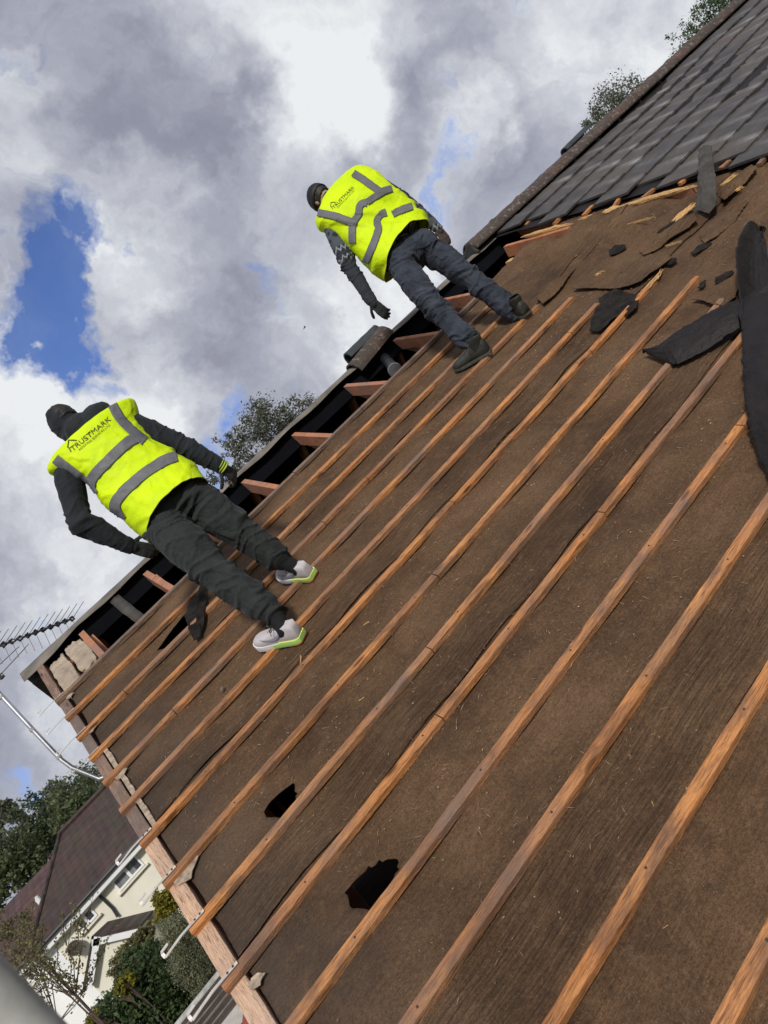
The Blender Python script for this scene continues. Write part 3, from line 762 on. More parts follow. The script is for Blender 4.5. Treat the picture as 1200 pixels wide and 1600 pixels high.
# ------------------------------------------------------------------ remaining tiled area
TU0 = 5.92
tr = empty('tiled_roof', rl(TU0, -3, 0), 'remaining slope of weathered dark grey interlocking tiles with lichened clay ridge', 'roof tiling', roof=True)
mb = MB(); attr = []
tl = .33
row = 0; v = .93
trnd = random.Random(3)
while v > -3.4:
    off = (0.0, .165)[row % 2] + .12*nz(row*3.1, 1.7) - .03
    n_c = int((14.2-TU0)/tl)+1
    for c in range(n_c):
        u0 = TU0+off+c*tl
        if v > 1.2: continue
        r3 = trnd.random(); jn = .008*(trnd.random()-.5); jv = .012*(trnd.random()-.5); wv = .0; rot = .014*(trnd.random()-.5)
        lift = .012*sstep(.5, 0, u0-TU0)*trnd.random()
        A = []; NU, NV = 6, 5
        for b in range(NV+1):
            for a in range(NU+1):
                x = a/NU; y = b/NV
                vv = v - .0 - tl*1.12*(1-y) + jv + rot*(x-.5)     # y=0 lower edge
                uu = u0 + .003 + (tl-.006)*x
                n = .028 + jn + lift + (1-y)*.026 + .0045*math.sin(math.pi*x)-.0025 + (.005*sstep(.86, 1, x)) + .0012*nz(uu*14, vv*14, 3)
                sagw = -.03*sstep(.6, .1, abs((uu-8.5)/3)) + .012*fbm(uu*.4, vv*.5, 3)
                A.append((rl(uu, vv, n+sagw), (x, y, r3)))
        o0 = len(mb.v); m = NU+1
        pts = [p for p, _ in A]
        # lower-edge and left-edge skirts
        low = [p-RN*.02 for p in pts[:m]]; left = [pts[b*m]-RN*.02 for b in range(NV+1)]
        mb.add(pts+low+left, [(b*m+a, b*m+a+1, (b+1)*m+a+1, (b+1)*m+a) for b in range(NV) for a in range(NU)]
               + [(a, a+1, len(pts)+a+1, len(pts)+a) for a in range(NU)]
               + [(b*m, (b+1)*m, len(pts)+m+b+1, len(pts)+m+b) for b in range(NV)])
        attr += [t for _, t in A]+[t for _, t in A[:m]]+[A[b*m][1] for b in range(NV+1)]
    v -= tl; row += 1
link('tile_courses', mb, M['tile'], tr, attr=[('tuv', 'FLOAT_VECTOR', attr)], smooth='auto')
# dark underlay edge under the tiles and clay ridge tiles
mb = MB(); mb.grid([[rl(TU0-.02+.03*nz(v*4, 1)+.9*i, v, .012) for i in range(10)] for v in [.95-.1*j for j in range(44)]])
link('underlay', mb, M['felt_black'], tr)
x = 5.62; i = 0
while x < 14:
    mb = MB(); rows = []
    L = .46; rr = .128; N = 12
    for b in range(N+1):
        t = b/N; r_ = rr*(1+.07*sstep(.9, .97, t)); uu = x+L*t
        ring = []
        for a in range(17):
            th = R(-12+204*a/16); amp = 1+.035*fbm(uu*6, th*2, i*1.3, 4)
            ring.append(V((uu, YR-.0+r_*math.cos(th)*1.06*amp, ZR+.012+r_*math.sin(th)*amp+.01*nz(i*2.2, 1))))
        for a in range(16, -1, -1):
            th = R(-12+204*a/16); ring.append(V((uu, YR+(r_-.018)*math.cos(th)*1.06, ZR+.012+(r_-.018)*math.sin(th))))
        rows.append(ring)
    mb.loft(rows); link('ridge_tile', mb, M['ridge'], tr, smooth=True)
    mb = lump(V((x+.01, YR, ZR+.03)), V((.02, 0, 0)), V((0, .10, 0)), V((0, 0, .075)), i*2.0, 6, .2)
    link('bedding_mortar', mb, M['soffit'], tr, smooth=True)
    x += L-.012; i += 1
# pieces lying on / leaning at the ridge
def half_tile(name, p0, p1, rad, up, mat, label, cat, ribs=0, thick=.016):
    ax = (p1-p0).normalized(); s = ax.cross(up).normalized(); up2 = s.cross(ax); mb = MB(); rows = []
    for b in range(25):
        t = b/24; c = p0.lerp(p1, t); ring = []
        for a in range(15):
            th = R(180*a/14); r_ = rad*(1+.03*fbm(t*5, th*2, rad*50))+(.003*math.sin(a*3.1)*1 if ribs else 0)
            ring.append(c+s*math.cos(th)*r_+up2*math.sin(th)*r_)
        for a in range(14, -1, -1):
            th = R(180*a/14); ring.append(c+s*math.cos(th)*(rad-thick)+up2*math.sin(th)*(rad-thick))
        rows.append(ring)
    mb.loft(rows); o = link(name, mb, mat, smooth='auto'); tagit(o, label, cat); return o
half_tile('ridge_tile', atY(558, 585, YR-.02), atY(607, 525, YR-.02), .125, V((-.25, -.35, 1)), M['ridge'], 'loose reddish clay ridge tile perched on the bare ridge between the workers', 'ridge tile')
e0 = atY(547, 563, YR+.12); e1 = atY(592, 519, YR+.12)
half_tile('vent_ridge', e0, e1, .085, V((-.4, -.1, 1)), M['ridge_dark'], 'dark ribbed ridge vent section lying behind the loose clay ridge tile', 'ridge vent', ribs=1)
half_tile('vent_ridge', atY(884, 240, YR+.20), atY(918, 206, YR+.20), .07, V((-.2, 0, 1)), M['ridge_dark'], 'dark rounded ridge piece resting behind the tiled ridge near the treetop', 'ridge vent', ribs=0)

# exposed rafters and split timber at the edge of the tiles
def beam(name, p0, p1, w, h, mat, label, cat, fr=True):
    d = (p1-p0).normalized(); s = d.cross(RN).normalized(); n = s.cross(d); mb = MB(); rows = []
    N = 10
    for k in range(N+1):
        c = p0.lerp(p1, k/N); rows.append([c+s*w+n*h, c-s*w+n*h, c-s*w-n*h, c+s*w-n*h])
    mb.loft(rows); o = link(name, mb, mat, roof=True, smooth=False); tagit(o, label, cat); return o
beam('rafter', onroof(793, 392, -.02), onroof(893, 364, -.0), .024, .055, M['rafter'], 'bare orange rafter between the tiles and the sagging felt, right of the far worker', 'rafter')
beam('rafter', onroof(1040, 312, -.02), onroof(1086, 299, -.01), .024, .045, M['rafter'], 'short exposed length of orange rafter beside the hanging felt strap at the tile edge', 'rafter')
beam('timber_offcut', onroof(795, 410, -.10), onroof(812, 405, -.08), .035, .02, M['split'], 'pale timber block below the end of the bare rafter right of the far worker', 'timber offcut')
def splinter(pa, pb, r0, label, seed, mat='split', cat='splintered wood', name='wood_splinter', n0=.02):
    a = onroof(*pa, n0); b = onroof(*pb, n0); mb = MB()
    for j in range(4):
        o1 = RN*.008*j*.5 + RV*(.012*(j-1.5))*r0/.015; pts = []; rd = []
        for k in range(12):
            t = k/11; q = a.lerp(b, t)+o1+RV*.012*fbm(t*4, seed+j, 0)+RN*.008*nz(t*6, seed+j)
            pts.append(q); rd.append(max(.0012, r0*(math.sin(math.pi*min(1, t*1.03+.02))**.6)*(.7+.6*abs(nz(t*9, seed+j*3)))))
        mb.tube(pts, rd, 6)
    o = link(name, mb, M[mat], roof=True, smooth='auto'); tagit(o, label, cat, 'splinters of broken timber'); return o
splinter((970, 325), (1092, 290), .026, 'long fibrous yellow splintered timber along the torn tile edge', 1, n0=.03)
splinter((818, 372), (893, 350), .022, 'shredded yellow wood on top of the bare rafter', 2, n0=.06)
splinter((1053, 347), (1088, 318), .012, 'pointed pale broken stake lying below the hanging felt strap', 3)
splinter((981, 352), (1024, 340), .004, 'thin straight straw-coloured splinter on the upper felt', 4)
splinter((1012, 452), (1036, 422), .006, 'long sharp splinter at the broken end of the seventh batten', 6)
# tile battens ends poking out below the tiles
for i, (a, b) in enumerate([((822, 352), (838, 336)), ((866, 350), (884, 332)), ((912, 337), (926, 322)), ((955, 330), (972, 305)), ((1004, 310), (1022, 296)), ((1062, 288), (1082, 272)), ((1126, 264), (1140, 252)), ((1186, 258), (1200, 240))]):
    beam('batten_stub', onroof(*a, .012), onroof(*b, .012), .018, .012, M['batten'], 'broken batten stub under the tile edge, %s from the ridge' % ['first', 'second', 'third', 'fourth', 'fifth', 'sixth', 'seventh', 'eighth'][i], 'batten stub')['group'] = 'batten stubs at the tile edge'

# ------------------------------------------------------------------ loose felt pieces
def ribbon(name, ea, eb, mat, label, rows_n=90, cols=24, bulge=.0, thick=.0025, seed=0, wob=.012):
    """edges given as (px,py,height above the slope)"""
    def samp(E, t):
        x = t*(len(E)-1); i = min(int(x), len(E)-2); f = x-i
        P = [onroof(e[0], e[1], e[2]) for e in (E[max(i-1, 0)], E[i], E[i+1], E[min(i+2, len(E)-1)])]
        return .5*((2*P[1])+(-P[0]+P[2])*f+(2*P[0]-5*P[1]+4*P[2]-P[3])*f*f+(-P[0]+3*P[1]-3*P[2]+P[3])*f*f*f)
    rows = []
    for i in range(rows_n+1):
        t = i/rows_n; a = samp(ea, t); b = samp(eb, t); row = []; ab = (b-a); a = a+ab*(.05*fbm(t*9, seed, 1)+.03*nz(t*40, seed, 2)); b = b+ab*(.05*fbm(t*9, seed, 4)+.03*nz(t*40, seed, 6))
        for j in range(cols+1):
            s = j/cols; p = a.lerp(b, s)+RN*(bulge*math.sin(math.pi*s)) + RN*wob*(fbm(p_(a).x*5+s*2, p_(a).y*5, seed+s*2)+.5*nz(s*14+t*3, t*5, seed)+.25*nz(s*30, t*30, seed))
            row.append(p)
        rows.append(row)
    mb = MB(); mb.grid(rows); o = link(name, mb, mat, roof=True, smooth=True, solid=thick); tagit(o, label, 'roofing felt'); return o
def p_(x): return x
ribbon('torn_felt', [(1184, 352, .03), (1172, 347, .10), (1158, 362, .17), (1150, 392, .20), (1151, 430, .18), (1156, 470, .13), (1160, 520, .09)],
       [(1186, 353, .03), (1196, 356, .10), (1193, 362, .10), (1198, 385, .06), (1204, 420, .05), (1215, 450, .05), (1228, 510, .06)], M['felt_black'],
       'black curled end of torn felt standing up at the right edge', bulge=-.05, seed=3)
ribbon('torn_felt', [(1157, 478, .10), (1158, 540, .10), (1163, 600, .09), (1168, 650, .08), (1178, 695, .06), (1196, 735, .045), (1230, 790, .04)],
       [(1275, 440, .14), (1275, 520, .13), (1275, 600, .12), (1275, 660, .10), (1280, 700, .08), (1290, 740, .06), (1300, 800, .04)], M['felt_black'],
       'long dark brown sheet of torn felt hanging down the right edge over the battens', bulge=.03, seed=5)
ribbon('torn_felt', [(1225, 420, .13), (1180, 452, .12), (1145, 472, .10), (1110, 488, .09), (1075, 508, .08), (1040, 530, .06), (1022, 541, .045), (1004, 552, .035)],
       [(1230, 470, .05), (1185, 495, .05), (1150, 515, .05), (1120, 535, .045), (1090, 552, .04), (1062, 566, .035), (1042, 566, .03), (1012, 554, .03)], M['felt_black'],
       'pointed black twisted tongue of torn felt lying across the battens at the right', bulge=.03, seed=8)
ribbon('felt_strap', [(1091, 232, .10), (1091, 260, .12), (1090, 290, .11), (1088, 318, .06), (1082, 330, .02)],
       [(1112, 228, .10), (1116, 260, .12), (1119, 295, .11), (1118, 318, .06), (1108, 334, .02)], M['felt_strap'],
       'short grey-green felt strap hanging off the edge of the tiles', bulge=.015, seed=9)
def torn(name, px, mat, label, n0=.014, lift=None, jag=.006, thick=.004, wr=.006, seed=1.0):
    uv = poly_uv(px); mb = flat_poly(uv, n0, thick, seed, jag, lift, wr); o = link(name, mb, mat, roof=True, smooth='auto', origin=rl(0, 0, 0)); tagit(o, label, 'roofing felt'); return o
M['felt_scrap'] = simple('scuffed_felt_scrap', (.018, .015, .013), .85, .6, 14, .9, 45, spec=.2, bdist=.01)
torn('felt_scrap', [(922, 520), (930, 497), (938, 470), (948, 464), (962, 458), (980, 460), (1000, 468), (998, 486), (985, 496), (965, 500), (952, 512), (938, 522)], M['felt_scrap'], 'crumpled black felt scrap lying between the sixth and seventh battens', .018, lambda x, y: .022*max(0, nz(x*9, y*9, 2)+.2), wr=.016, seed=3)
torn('felt_scrap', [(300, 950), (312, 934), (323, 918), (327, 945), (324, 975), (318, 998), (308, 1006), (300, 985), (293, 966)], M['felt_scrap'], 'crumpled dark felt flap folded back beside the hole left of the near worker', .03, lambda x, y: .025*max(0, nz(x*11, y*11, 5)+.3), wr=.016, seed=4)
tv = poly_uv([(1000, 452)])[0][1]
torn('felt_scrap', [(896, 454), (930, 452), (962, 454), (986, 452), (1004, 446), (1018, 434), (1034, 424), (1053, 409), (1035, 400), (1000, 400), (960, 408), (925, 428)], M['felt'], 'flat torn lap of brown felt with a raised lower edge above the broken batten ends', .016, lambda x, y: .012*nz(x*3, y*3, 2)+.018*sstep(tv+.25, tv, y), wr=.01, seed=6)
torn('felt_scrap', [(1083, 473), (1100, 474), (1118, 482), (1132, 484), (1150, 470), (1158, 448), (1150, 434), (1128, 446), (1105, 460)], M['felt'], 'pointed brown felt flap beside the torn black tongue', .022, lambda x, y: .010*nz(x*4, y*4, 7), wr=.008, seed=7)
for i, (pl, lab) in enumerate([([(1118, 446), (1122, 438), (1134, 429), (1146, 426), (1148, 432), (1138, 440), (1126, 447)], 'dark oblong felt fragment beside the black curled felt'),
                               ([(1092, 456), (1096, 447), (1104, 442), (1105, 448), (1099, 455)], 'small dark felt fragment right of the eighth batten end'),
                               ([(1080, 400), (1092, 390), (1106, 382), (1114, 384), (1100, 394), (1088, 402)], 'dark curled felt fragment with a wood chip below the stake'),
                               ([(1040, 417), (1048, 410), (1058, 407), (1060, 411), (1048, 418)], 'thin dark curl of felt above the broken seventh batten'),
                               ([(1028, 368), (1040, 358), (1056, 350), (1060, 355), (1046, 366)], 'small dark felt crumb beside the pale stake'),
                               ([(952, 395), (962, 387), (978, 385), (980, 392), (966, 400), (955, 403)], 'faint dark felt patch on the upper slope left of the torn lap')]):
    torn('felt_fragment', pl, M['felt_scrap'], lab, .022, lambda x, y: .012*nz(x*20, y*20, i), jag=.007, wr=.01, seed=20+i)

for i, (pl, lab) in enumerate([([(905, 400), (925, 372), (955, 352), (985, 333), (990, 342), (965, 362), (938, 385), (915, 410)], 'long narrow torn edge of brown felt rising towards the broken yellow timber'),
                               ([(1000, 395), (1030, 372), (1062, 350), (1085, 338), (1092, 348), (1065, 368), (1035, 390), (1008, 405)], 'brown torn felt tongue running beneath the pointed pale stake'),
                               ([(1095, 372), (1125, 345), (1160, 318), (1172, 322), (1150, 350), (1120, 378), (1102, 386)], 'brown torn felt ridge between the hanging strap and the black curl'),
                               ([(1120, 308), (1145, 285), (1175, 262), (1186, 268), (1160, 295), (1135, 318)], 'brown felt tear close under the tiles at the right edge'),
                               ([(840, 470), (862, 440), (890, 418), (902, 424), (880, 450), (852, 480)], 'brown torn felt edge just above the ends of the fourth and fifth battens')]):
    torn('felt_scrap', pl, M['felt'], lab, .020, lambda x, y, i=i: .022*nz(x*5, y*9, i)+.008, jag=.012, wr=.016, seed=40+i)
for i, (a_, b_, r_, l_) in enumerate([((905, 345), (935, 335), .010, 'shredded yellow splinter under the tile edge nearest the bare rafter'), ((944, 334), (968, 322), .014, 'ragged yellow splinter just left of the long splintered timber'), ((1104, 322), (1120, 312), .007, 'small pale splinter at the foot of the hanging felt strap'),
                                      ((1128, 292), (1152, 272), .008, 'thin orange splinter right of the hanging felt strap'), ((1150, 300), (1162, 292), .005, 'tiny splinter on the felt near the right edge'), ((1040, 386), (1066, 378), .003, 'hair-thin straw splinter above the broken seventh batten'),
                                      ((870, 382), (880, 372), .005, 'small pale splinter under the bare rafter end'), ((930, 432), (944, 424), .004, 'short straw splinter on the flat torn lap')]):
    splinter(a_, b_, r_, l_, 50+i)
# scattered straw, chips and grit (uncountable)
mb = MB(); dr = random.Random(11)
for i in range(7000):
    if i < 4800: u = .1+4.3*dr.random(); v = -.1-4.4*dr.random()**.8
    else: u = 3.6+2.4*dr.random(); v = .1-3.2*dr.random()
    if any(inside((u, v), h) for h in HOLES): continue
    if nz(u*1.6, v*1.6, 9) < -.12+.25*dr.random()-.15: continue
    n = felt_n(u, v)+.010; th = dr.random()*math.pi
    if dr.random() < .62:  L = .004+.018*dr.random()**2; w = .0006+.0006*dr.random()
    else: L = .0016+.004*dr.random()**2; w = L*.55
    a = V((math.cos(th), math.sin(th), .15*dr.random()))
    c = rl(u, v, n); d = (RU*a.x+RV*a.y+RN*a.z).normalized()*L; s = d.cross(RN).normalized()*w; t = RN*w*.8
    mb.add([c-d, c+s, c-s, c+d*.9+t*.4, c+t], [(0, 1, 4), (0, 4, 2), (1, 3, 4), (4, 3, 2), (0, 2, 1), (1, 2, 3)])
m_, nt_, b_ = newmat('straw_chips'); g_ = G(nt_)
g_.put(b_.inputs['Base Color'], g_.ramp(g_.noise(g_.coord('Object'), 9, 3), [(.35, (.24, .16, .09)), (.55, (.42, .30, .18)), (.68, (.62, .55, .45))])); b_.inputs['Roughness'].default_value = .8
o = link('wood_chips', mb, m_, roof=True); tagit(o, 'fine straw and wood chips scattered over the brown felt', 'debris', kind='stuff')
# a few larger chips one can point to
for i, (x, y, L, lab) in enumerate([(572, 974, .020, 'thin pale splinter lying below the near worker\'s left shoe'), (470, 1031, .035, 'long pale splinter on the felt lap under the near worker\'s left shoe'), (565, 1092, .015, 'tiny pale stick above the ninth batten'),
                                    (346, 1076, .018, 'grey stone chip on the felt left of the near worker\'s left shoe'), (1040, 1448, .008, 'small white chip on the felt in the lower right'), (1020, 1256, .010, 'pale feather-like chip above the lowest battens'), (900, 400, .012, 'pinkish wood chip on the upper felt by the bare rafter')]):
    c = onroof(x, y, .012); d = (RU*.6+RV*.8 if i % 2 else RU*.9-RV*.4).normalized()
    L *= .75; mb = lump(c, d*L, d.cross(RN)*L*(.10 if i != 3 else .5), RN*L*.10, i*3.0, 4, .6)
    o = link('wood_chip', mb, M['split'] if i != 3 else M['felt_grey'], roof=True); tagit(o, lab, 'chip', 'larger chips on the felt')

# ------------------------------------------------------------------ scaffold pole and aerial
a = CAM + ray(-32, 1547)*.60; b = CAM + ray(62, 1634)*.60
d = (b-a).normalized(); d = V((0, 0, -1))
mb = MB(); c = (a+b)/2 ; mb.tube([V((c.x, c.y, 0)), V((c.x, c.y, 9.2))], .0242, 32)
o = link('scaffold_pole', mb, M['galv_dull'], smooth='auto'); tagit(o, 'blurred grey scaffold pole close to the camera in the bottom left corner', 'scaffold pole')

YA = 1.35
aer = empty('tv_aerial', atY(155, 1217, YA), 'television aerial on a cranked silver mast left of the roof verge', 'aerial')
pts = [atY(-120, 955, YA), atY(-20, 1063, YA), atY(40, 1128, YA), atY(85, 1176, YA), atY(97, 1188, YA), atY(112, 1199, YA), atY(155, 1217, YA), V((.12, YA-.0, atY(200, 1236, YA).z))]
mb = MB(); mb.tube(pts, .019, 14); link('mast', mb, M['galv'], aer, smooth='auto')
mb = MB()
for q in (atY(2, 1089, YA), atY(50, 1140, YA), atY(92, 1183, YA)):
    dd = (pts[3]-pts[1]).normalized(); mb.tube([q-dd*.012, q+dd*.012], .0225, 14)
link('clamp', mb, M['galv_dull'], aer, smooth='auto')
b0 = atY(-60, 1032, YA-.30); b1 = atY(118, 968, YA+.35); b1.z = b0.z + (b1-b0).length*.02 + (b1.z-b0.z)
mb = MB(); mb.tube([b0, b1], .010, 8); link('boom', mb, M['alu'], aer, smooth='auto')
bd = (b1-b0).normalized()
for i in range(14):
    t = .06+.92*i/13; q = b0.lerp(b1, t); dscale = (q-CAM).length/6.3
    e1 = V((.19, 0, .05))*1.0; e2 = V((-.10, 0, -.12)); mbx = MB()
    s = .92+.1*nz(i*1.7, 3)
    mbx.tube([q+bd*.006, q+e1*s], .0028, 6); mbx.tube([q, q+V((.07, .0, -.0))+V((-.13, 0, -.16))*s], .0028, 6)
    link('director', mbx, M['alu'], aer)
    mbx = lump(q, V((.020, 0, 0)), V((0, .020, 0)), V((0, 0, .018)), i*1.0, 2, .3); link('bracket', mbx, M['plastic_black'], aer)
for i, (x0, y0, x1, y1) in enumerate([(-60, 1120, 45, 1006), (-40, 1075, 30, 1010), (2, 1053, 40, 1012)]):
    mbx = MB(); mbx.tube([atY(x0, y0, YA-.1), atY(x1, y1, YA+.05)], .0032, 6); link('reflector_rod', mbx, M['alu'], aer)
mbx = lump(atY(2, 1057, YA-.1), V((.022, 0, 0)), V((0, .02, 0)), V((0, 0, .018)), 3, 2, .2); link('end_cap', mbx, M['plastic_black'], aer)

# ------------------------------------------------------------------ far houses
def rooftile_mat(name, c1, c2, su, sv):
    m, nt, b = newmat(name); g = G(nt); co = g.coord('Object')
    x, y, z = g.sep(co)
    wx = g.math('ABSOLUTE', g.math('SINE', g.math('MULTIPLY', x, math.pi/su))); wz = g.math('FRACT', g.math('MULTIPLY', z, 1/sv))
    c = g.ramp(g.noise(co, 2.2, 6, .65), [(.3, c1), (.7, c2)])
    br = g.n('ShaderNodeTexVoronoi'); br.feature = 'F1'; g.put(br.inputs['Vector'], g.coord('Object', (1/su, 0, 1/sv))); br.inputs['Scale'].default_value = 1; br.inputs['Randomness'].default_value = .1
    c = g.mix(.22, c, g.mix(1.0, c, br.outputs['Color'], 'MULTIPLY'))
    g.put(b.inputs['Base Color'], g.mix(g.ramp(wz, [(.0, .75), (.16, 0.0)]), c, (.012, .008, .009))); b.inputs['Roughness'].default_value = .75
    g.put(b.inputs['Normal'], g.bump(g.math('ADD', g.math('MULTIPLY', wx, .7), wz), .9, .05)); return m
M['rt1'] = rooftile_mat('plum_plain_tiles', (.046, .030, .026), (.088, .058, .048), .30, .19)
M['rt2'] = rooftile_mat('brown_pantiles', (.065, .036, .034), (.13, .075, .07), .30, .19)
m, nt, b = newmat('window_glass_dark'); b.inputs['Base Color'].default_value = (.045, .05, .055, 1); b.inputs['Roughness'].default_value = .08; M['glass'] = m
m, nt, b = newmat('net_curtain'); g = G(nt); g.put(b.inputs['Base Color'], g.ramp(g.noise(g.coord('Object', (14, 1, 1)), 3, 3), [(.3, (.10, .105, .11)), (.7, (.24, .25, .26))])); b.inputs['Roughness'].default_value = .6; M['curtain'] = m
YH = 22.7
def pz(x, y, Y=YH): return atY(x, y, Y)
zE = (pz(61, 1481).z+pz(212, 1311).z)/2
xL, xS, xR = pz(61, 1481).x, pz(76, 1469).x, pz(262, 1262).x
xr0 = pz(95, 1303, YH+3.5).x; zR = (pz(95, 1303, YH+3.5).z+pz(154, 1240, YH+3.5).z)/2
fh = empty('cream_house', ((xS+xR)/2, YH+3.5, gz(0, YH)), 'cream rendered house with plum tiled roof beyond the verge, lower left', 'house')
gb = gz(0, YH)-1
mb = MB(); mb.abox((xS, YH, gb), (xR, YH+7, zE)); link('wall', mb, M['render_cream'], fh)
mb = MB(); mb.abox((xL, YH+.002, gb), (xS, YH+7, zE)); link('wall', mb, M['render_white'], fh)
mb = MB()
def slab(q, th=.12):
    n = (q[1]-q[0]).cross(q[3]-q[0]).normalized()
    if n.z < 0: n = -n
    mb.loft([[p for p in q], [p-n*th for p in q]])
ov = .38
zE2 = zE-.02
slab([V((xL-.25, YH-ov, zE2)), V((xR+.3, YH-ov, zE2)), V((xR+.3, YH+3.5, zR)), V((xr0, YH+3.5, zR))])
slab([V((xL-.25, YH+7+ov, zE2)), V((xR+.3, YH+7+ov, zE2)), V((xR+.3, YH+3.5, zR)), V((xr0, YH+3.5, zR))])
slab([V((xL-.25, YH-ov, zE2)), V((xL-.25, YH+7+ov, zE2)), V((xr0, YH+3.5, zR)), V((xr0-.001, YH+3.5, zR-.001))])
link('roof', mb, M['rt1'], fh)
mb = MB(); N = 40
mb.tube([V((xr0-.05, YH+3.5, zR+.03)), V((xR+.3, YH+3.5, zR+.03))], .11, 8); mb.tube([V((xr0, YH+3.5, zR+.02)), V((xL-.25, YH-ov, zE+.02))], .08, 8); link('ridge_capping', mb, M['rt1'], fh)
mb = MB(); mb.tube([V((xL-.3, YH-ov-.05, zE-.09)), V((xR+.3, YH-ov-.05, zE-.09))], .065, 8); link('gutter', mb, M['gutter'], fh)
mb = MB(); mb.abox((xL-.25, YH-ov+.02, zE-.32), (xR+.25, YH-ov+.05, zE-.13)); mb.abox((xL-.25, YH-ov+.05, zE-.34), (xR+.25, YH-.003, zE-.31)); link('fascia', mb, M['upvc'], fh)
def window(parent, px, Y, cols, curtain=False):
    P = [pz(x, y, Y) for x, y in px]; x0 = min(P[0].x, P[3].x); x1 = max(P[1].x, P[2].x); z1 = (P[0].z+P[1].z)/2; z0 = (P[2].z+P[3].z)/2
    x0 = (P[0].x+P[3].x)/2; x1 = (P[1].x+P[2].x)/2
    F = link('window', (lambda m: m)(framebox(x0, x1, z0, z1, Y, cols)), M['upvc'], parent)
    I = FRAMES[parent.name]; FRAMES[F.name] = I
    g1 = MB(); g1.abox((x0+.03, Y-.012, z0+.03), (x1-.03, Y-.006, z1-.03)); link('pane', g1, M['glass'], F)
    if curtain:
        g2 = MB(); g2.abox((x0+.03, Y-.0125, z0+.03), (x0+(x1-x0)*.75, Y-.0122, z0+(z1-z0)*.62)); link('curtain', g2, M['curtain'], F)
    s = MB(); s.abox((x0-.10, Y-.14, z0-.09), (x1+.10, Y-.003, z0-.03)); link('sill', s, M['render_cream'], F)
    return F
def framebox(x0, x1, z0, z1, Y, cols):
    m = MB(); w = .065; ya, yb = Y-.06, Y-.004
    m.abox((x0, ya, z0), (x0+w, yb, z1)); m.abox((x1-w, ya, z0), (x1, yb, z1)); m.abox((x0+w, ya, z0), (x1-w, yb, z0+w)); m.abox((x0+w, ya, z1-w), (x1-w, yb, z1))
    for c in cols:
        xc = x0+(x1-x0)*c[0]; m.abox((xc-.05, ya-.002, z0+w), (xc+.05, yb, z1-w))
        a_, b_ = (x0+w, xc-.05) if c[1] == 'L' else (xc+.05, x1-w)
        zc = z0+(z1-z0)*.64; m.abox((a_, ya-.001, zc-.04), (b_, yb, zc+.04))
    return m
window(fh, [(168, 1372), (206, 1330), (226, 1351), (187, 1394)], YH, [(.52, 'L')], True)
window(fh, [(110, 1437), (133, 1411), (154, 1428), (129, 1456)], YH, [(.5, 'R')])
mb = MB(); mb.tube([pz(144, 1385, YH-ov), pz(148, 1391, YH-.2), pz(152, 1396, YH-.08), pz(176, 1419, YH-.08), pz(181, 1427, YH-.08), pz(184, 1432, YH-.12)], .05, 8); link('downpipe', mb, M['gutter'], fh, smooth='auto')
mb = MB(); q = pz(78, 1425, YH+1.2); q.z = zE+(zR-zE)*(1.2+ov)/(3.5+ov); mb.tube([q-V((0, 0, .1)), q+V((0, 0, .28))], .09, 8); link('flue', mb, M['upvc'], fh, smooth='auto')
# gabled porch
YF = YH-2.4; A = pz(143, 1463, YF); E1 = pz(215, 1446, YF); hw = E1.x-A.x; dz = A.z-E1.z; E2 = V((A.x-hw, YF, E1.z))
mb = MB(); mb.loft([[V((E2.x+.15, YF+.2, gb)), V((E1.x-.15, YF+.2, gb)), V((E1.x-.15, YF+.2, E1.z)), V((A.x, YF+.2, A.z-.12)), V((E2.x+.15, YF+.2, E1.z))], [V((E2.x+.15, YH, gb)), V((E1.x-.15, YH, gb)), V((E1.x-.15, YH, E1.z)), V((A.x, YH, A.z-.12)), V((E2.x+.15, YH, E1.z))]])
link('porch', mb, M['render_cream'], fh)
mb = MB()
slab([V((A.x, YF, A.z)), V((E1.x+.1, YF, E1.z-.05)), V((E1.x+.1, YH, E1.z-.05)), V((A.x, YH, A.z))], .08)
slab([V((A.x, YF, A.z)), V((E2.x-.1, YF, E1.z-.05)), V((E2.x-.1, YH, E1.z-.05)), V((A.x, YH, A.z))], .08)
link('porch_roof', mb, M['rt1'], fh)
mb = MB()
for s_, E_ in ((1, E1), (-1, E2)):
    dd = (E_-A).normalized(); nn = V((-dd.z, 0, dd.x))*(1 if dd.x > 0 else -1); c = (A+E_)/2 - (nn if nn.z > 0 else -nn)*.17; mb.box(c+V((0, -.03, 0)), dd*(E_-A).length/2, nn*.09, V((0, .02, 0)))
link('bargeboard', mb, M['upvc'], fh)
ds = empty('satellite_dish', pz(118, 1482, YH), 'dark grey satellite dish on the cream house wall', 'satellite dish')
c = pz(117, 1481, YH-.35); ax = V((.35, -1, .35)).normalized(); s1 = ax.orthogonal().normalized(); s2 = ax.cross(s1); mb = MB()
mb.loft([[c+ax*(-.07+.07*r*r)+ (s1*math.cos(k*math.pi/12)+s2*math.sin(k*math.pi/12))*.23*r for k in range(24)] for r in (.02, .3, .6, .85, 1.0)], caps=False); o = link('dish', mb, M['soffit'], ds, smooth=True, solid=.012)
mb = MB(); mb.tube([c-ax*.06, c-ax*.2, V((c.x-.1, YH, c.z-.1))], .02, 8); mb.tube([c-s2*.2, c+ax*.25-s2*.04], .012, 6); link('arm', mb, M['soffit'], ds)
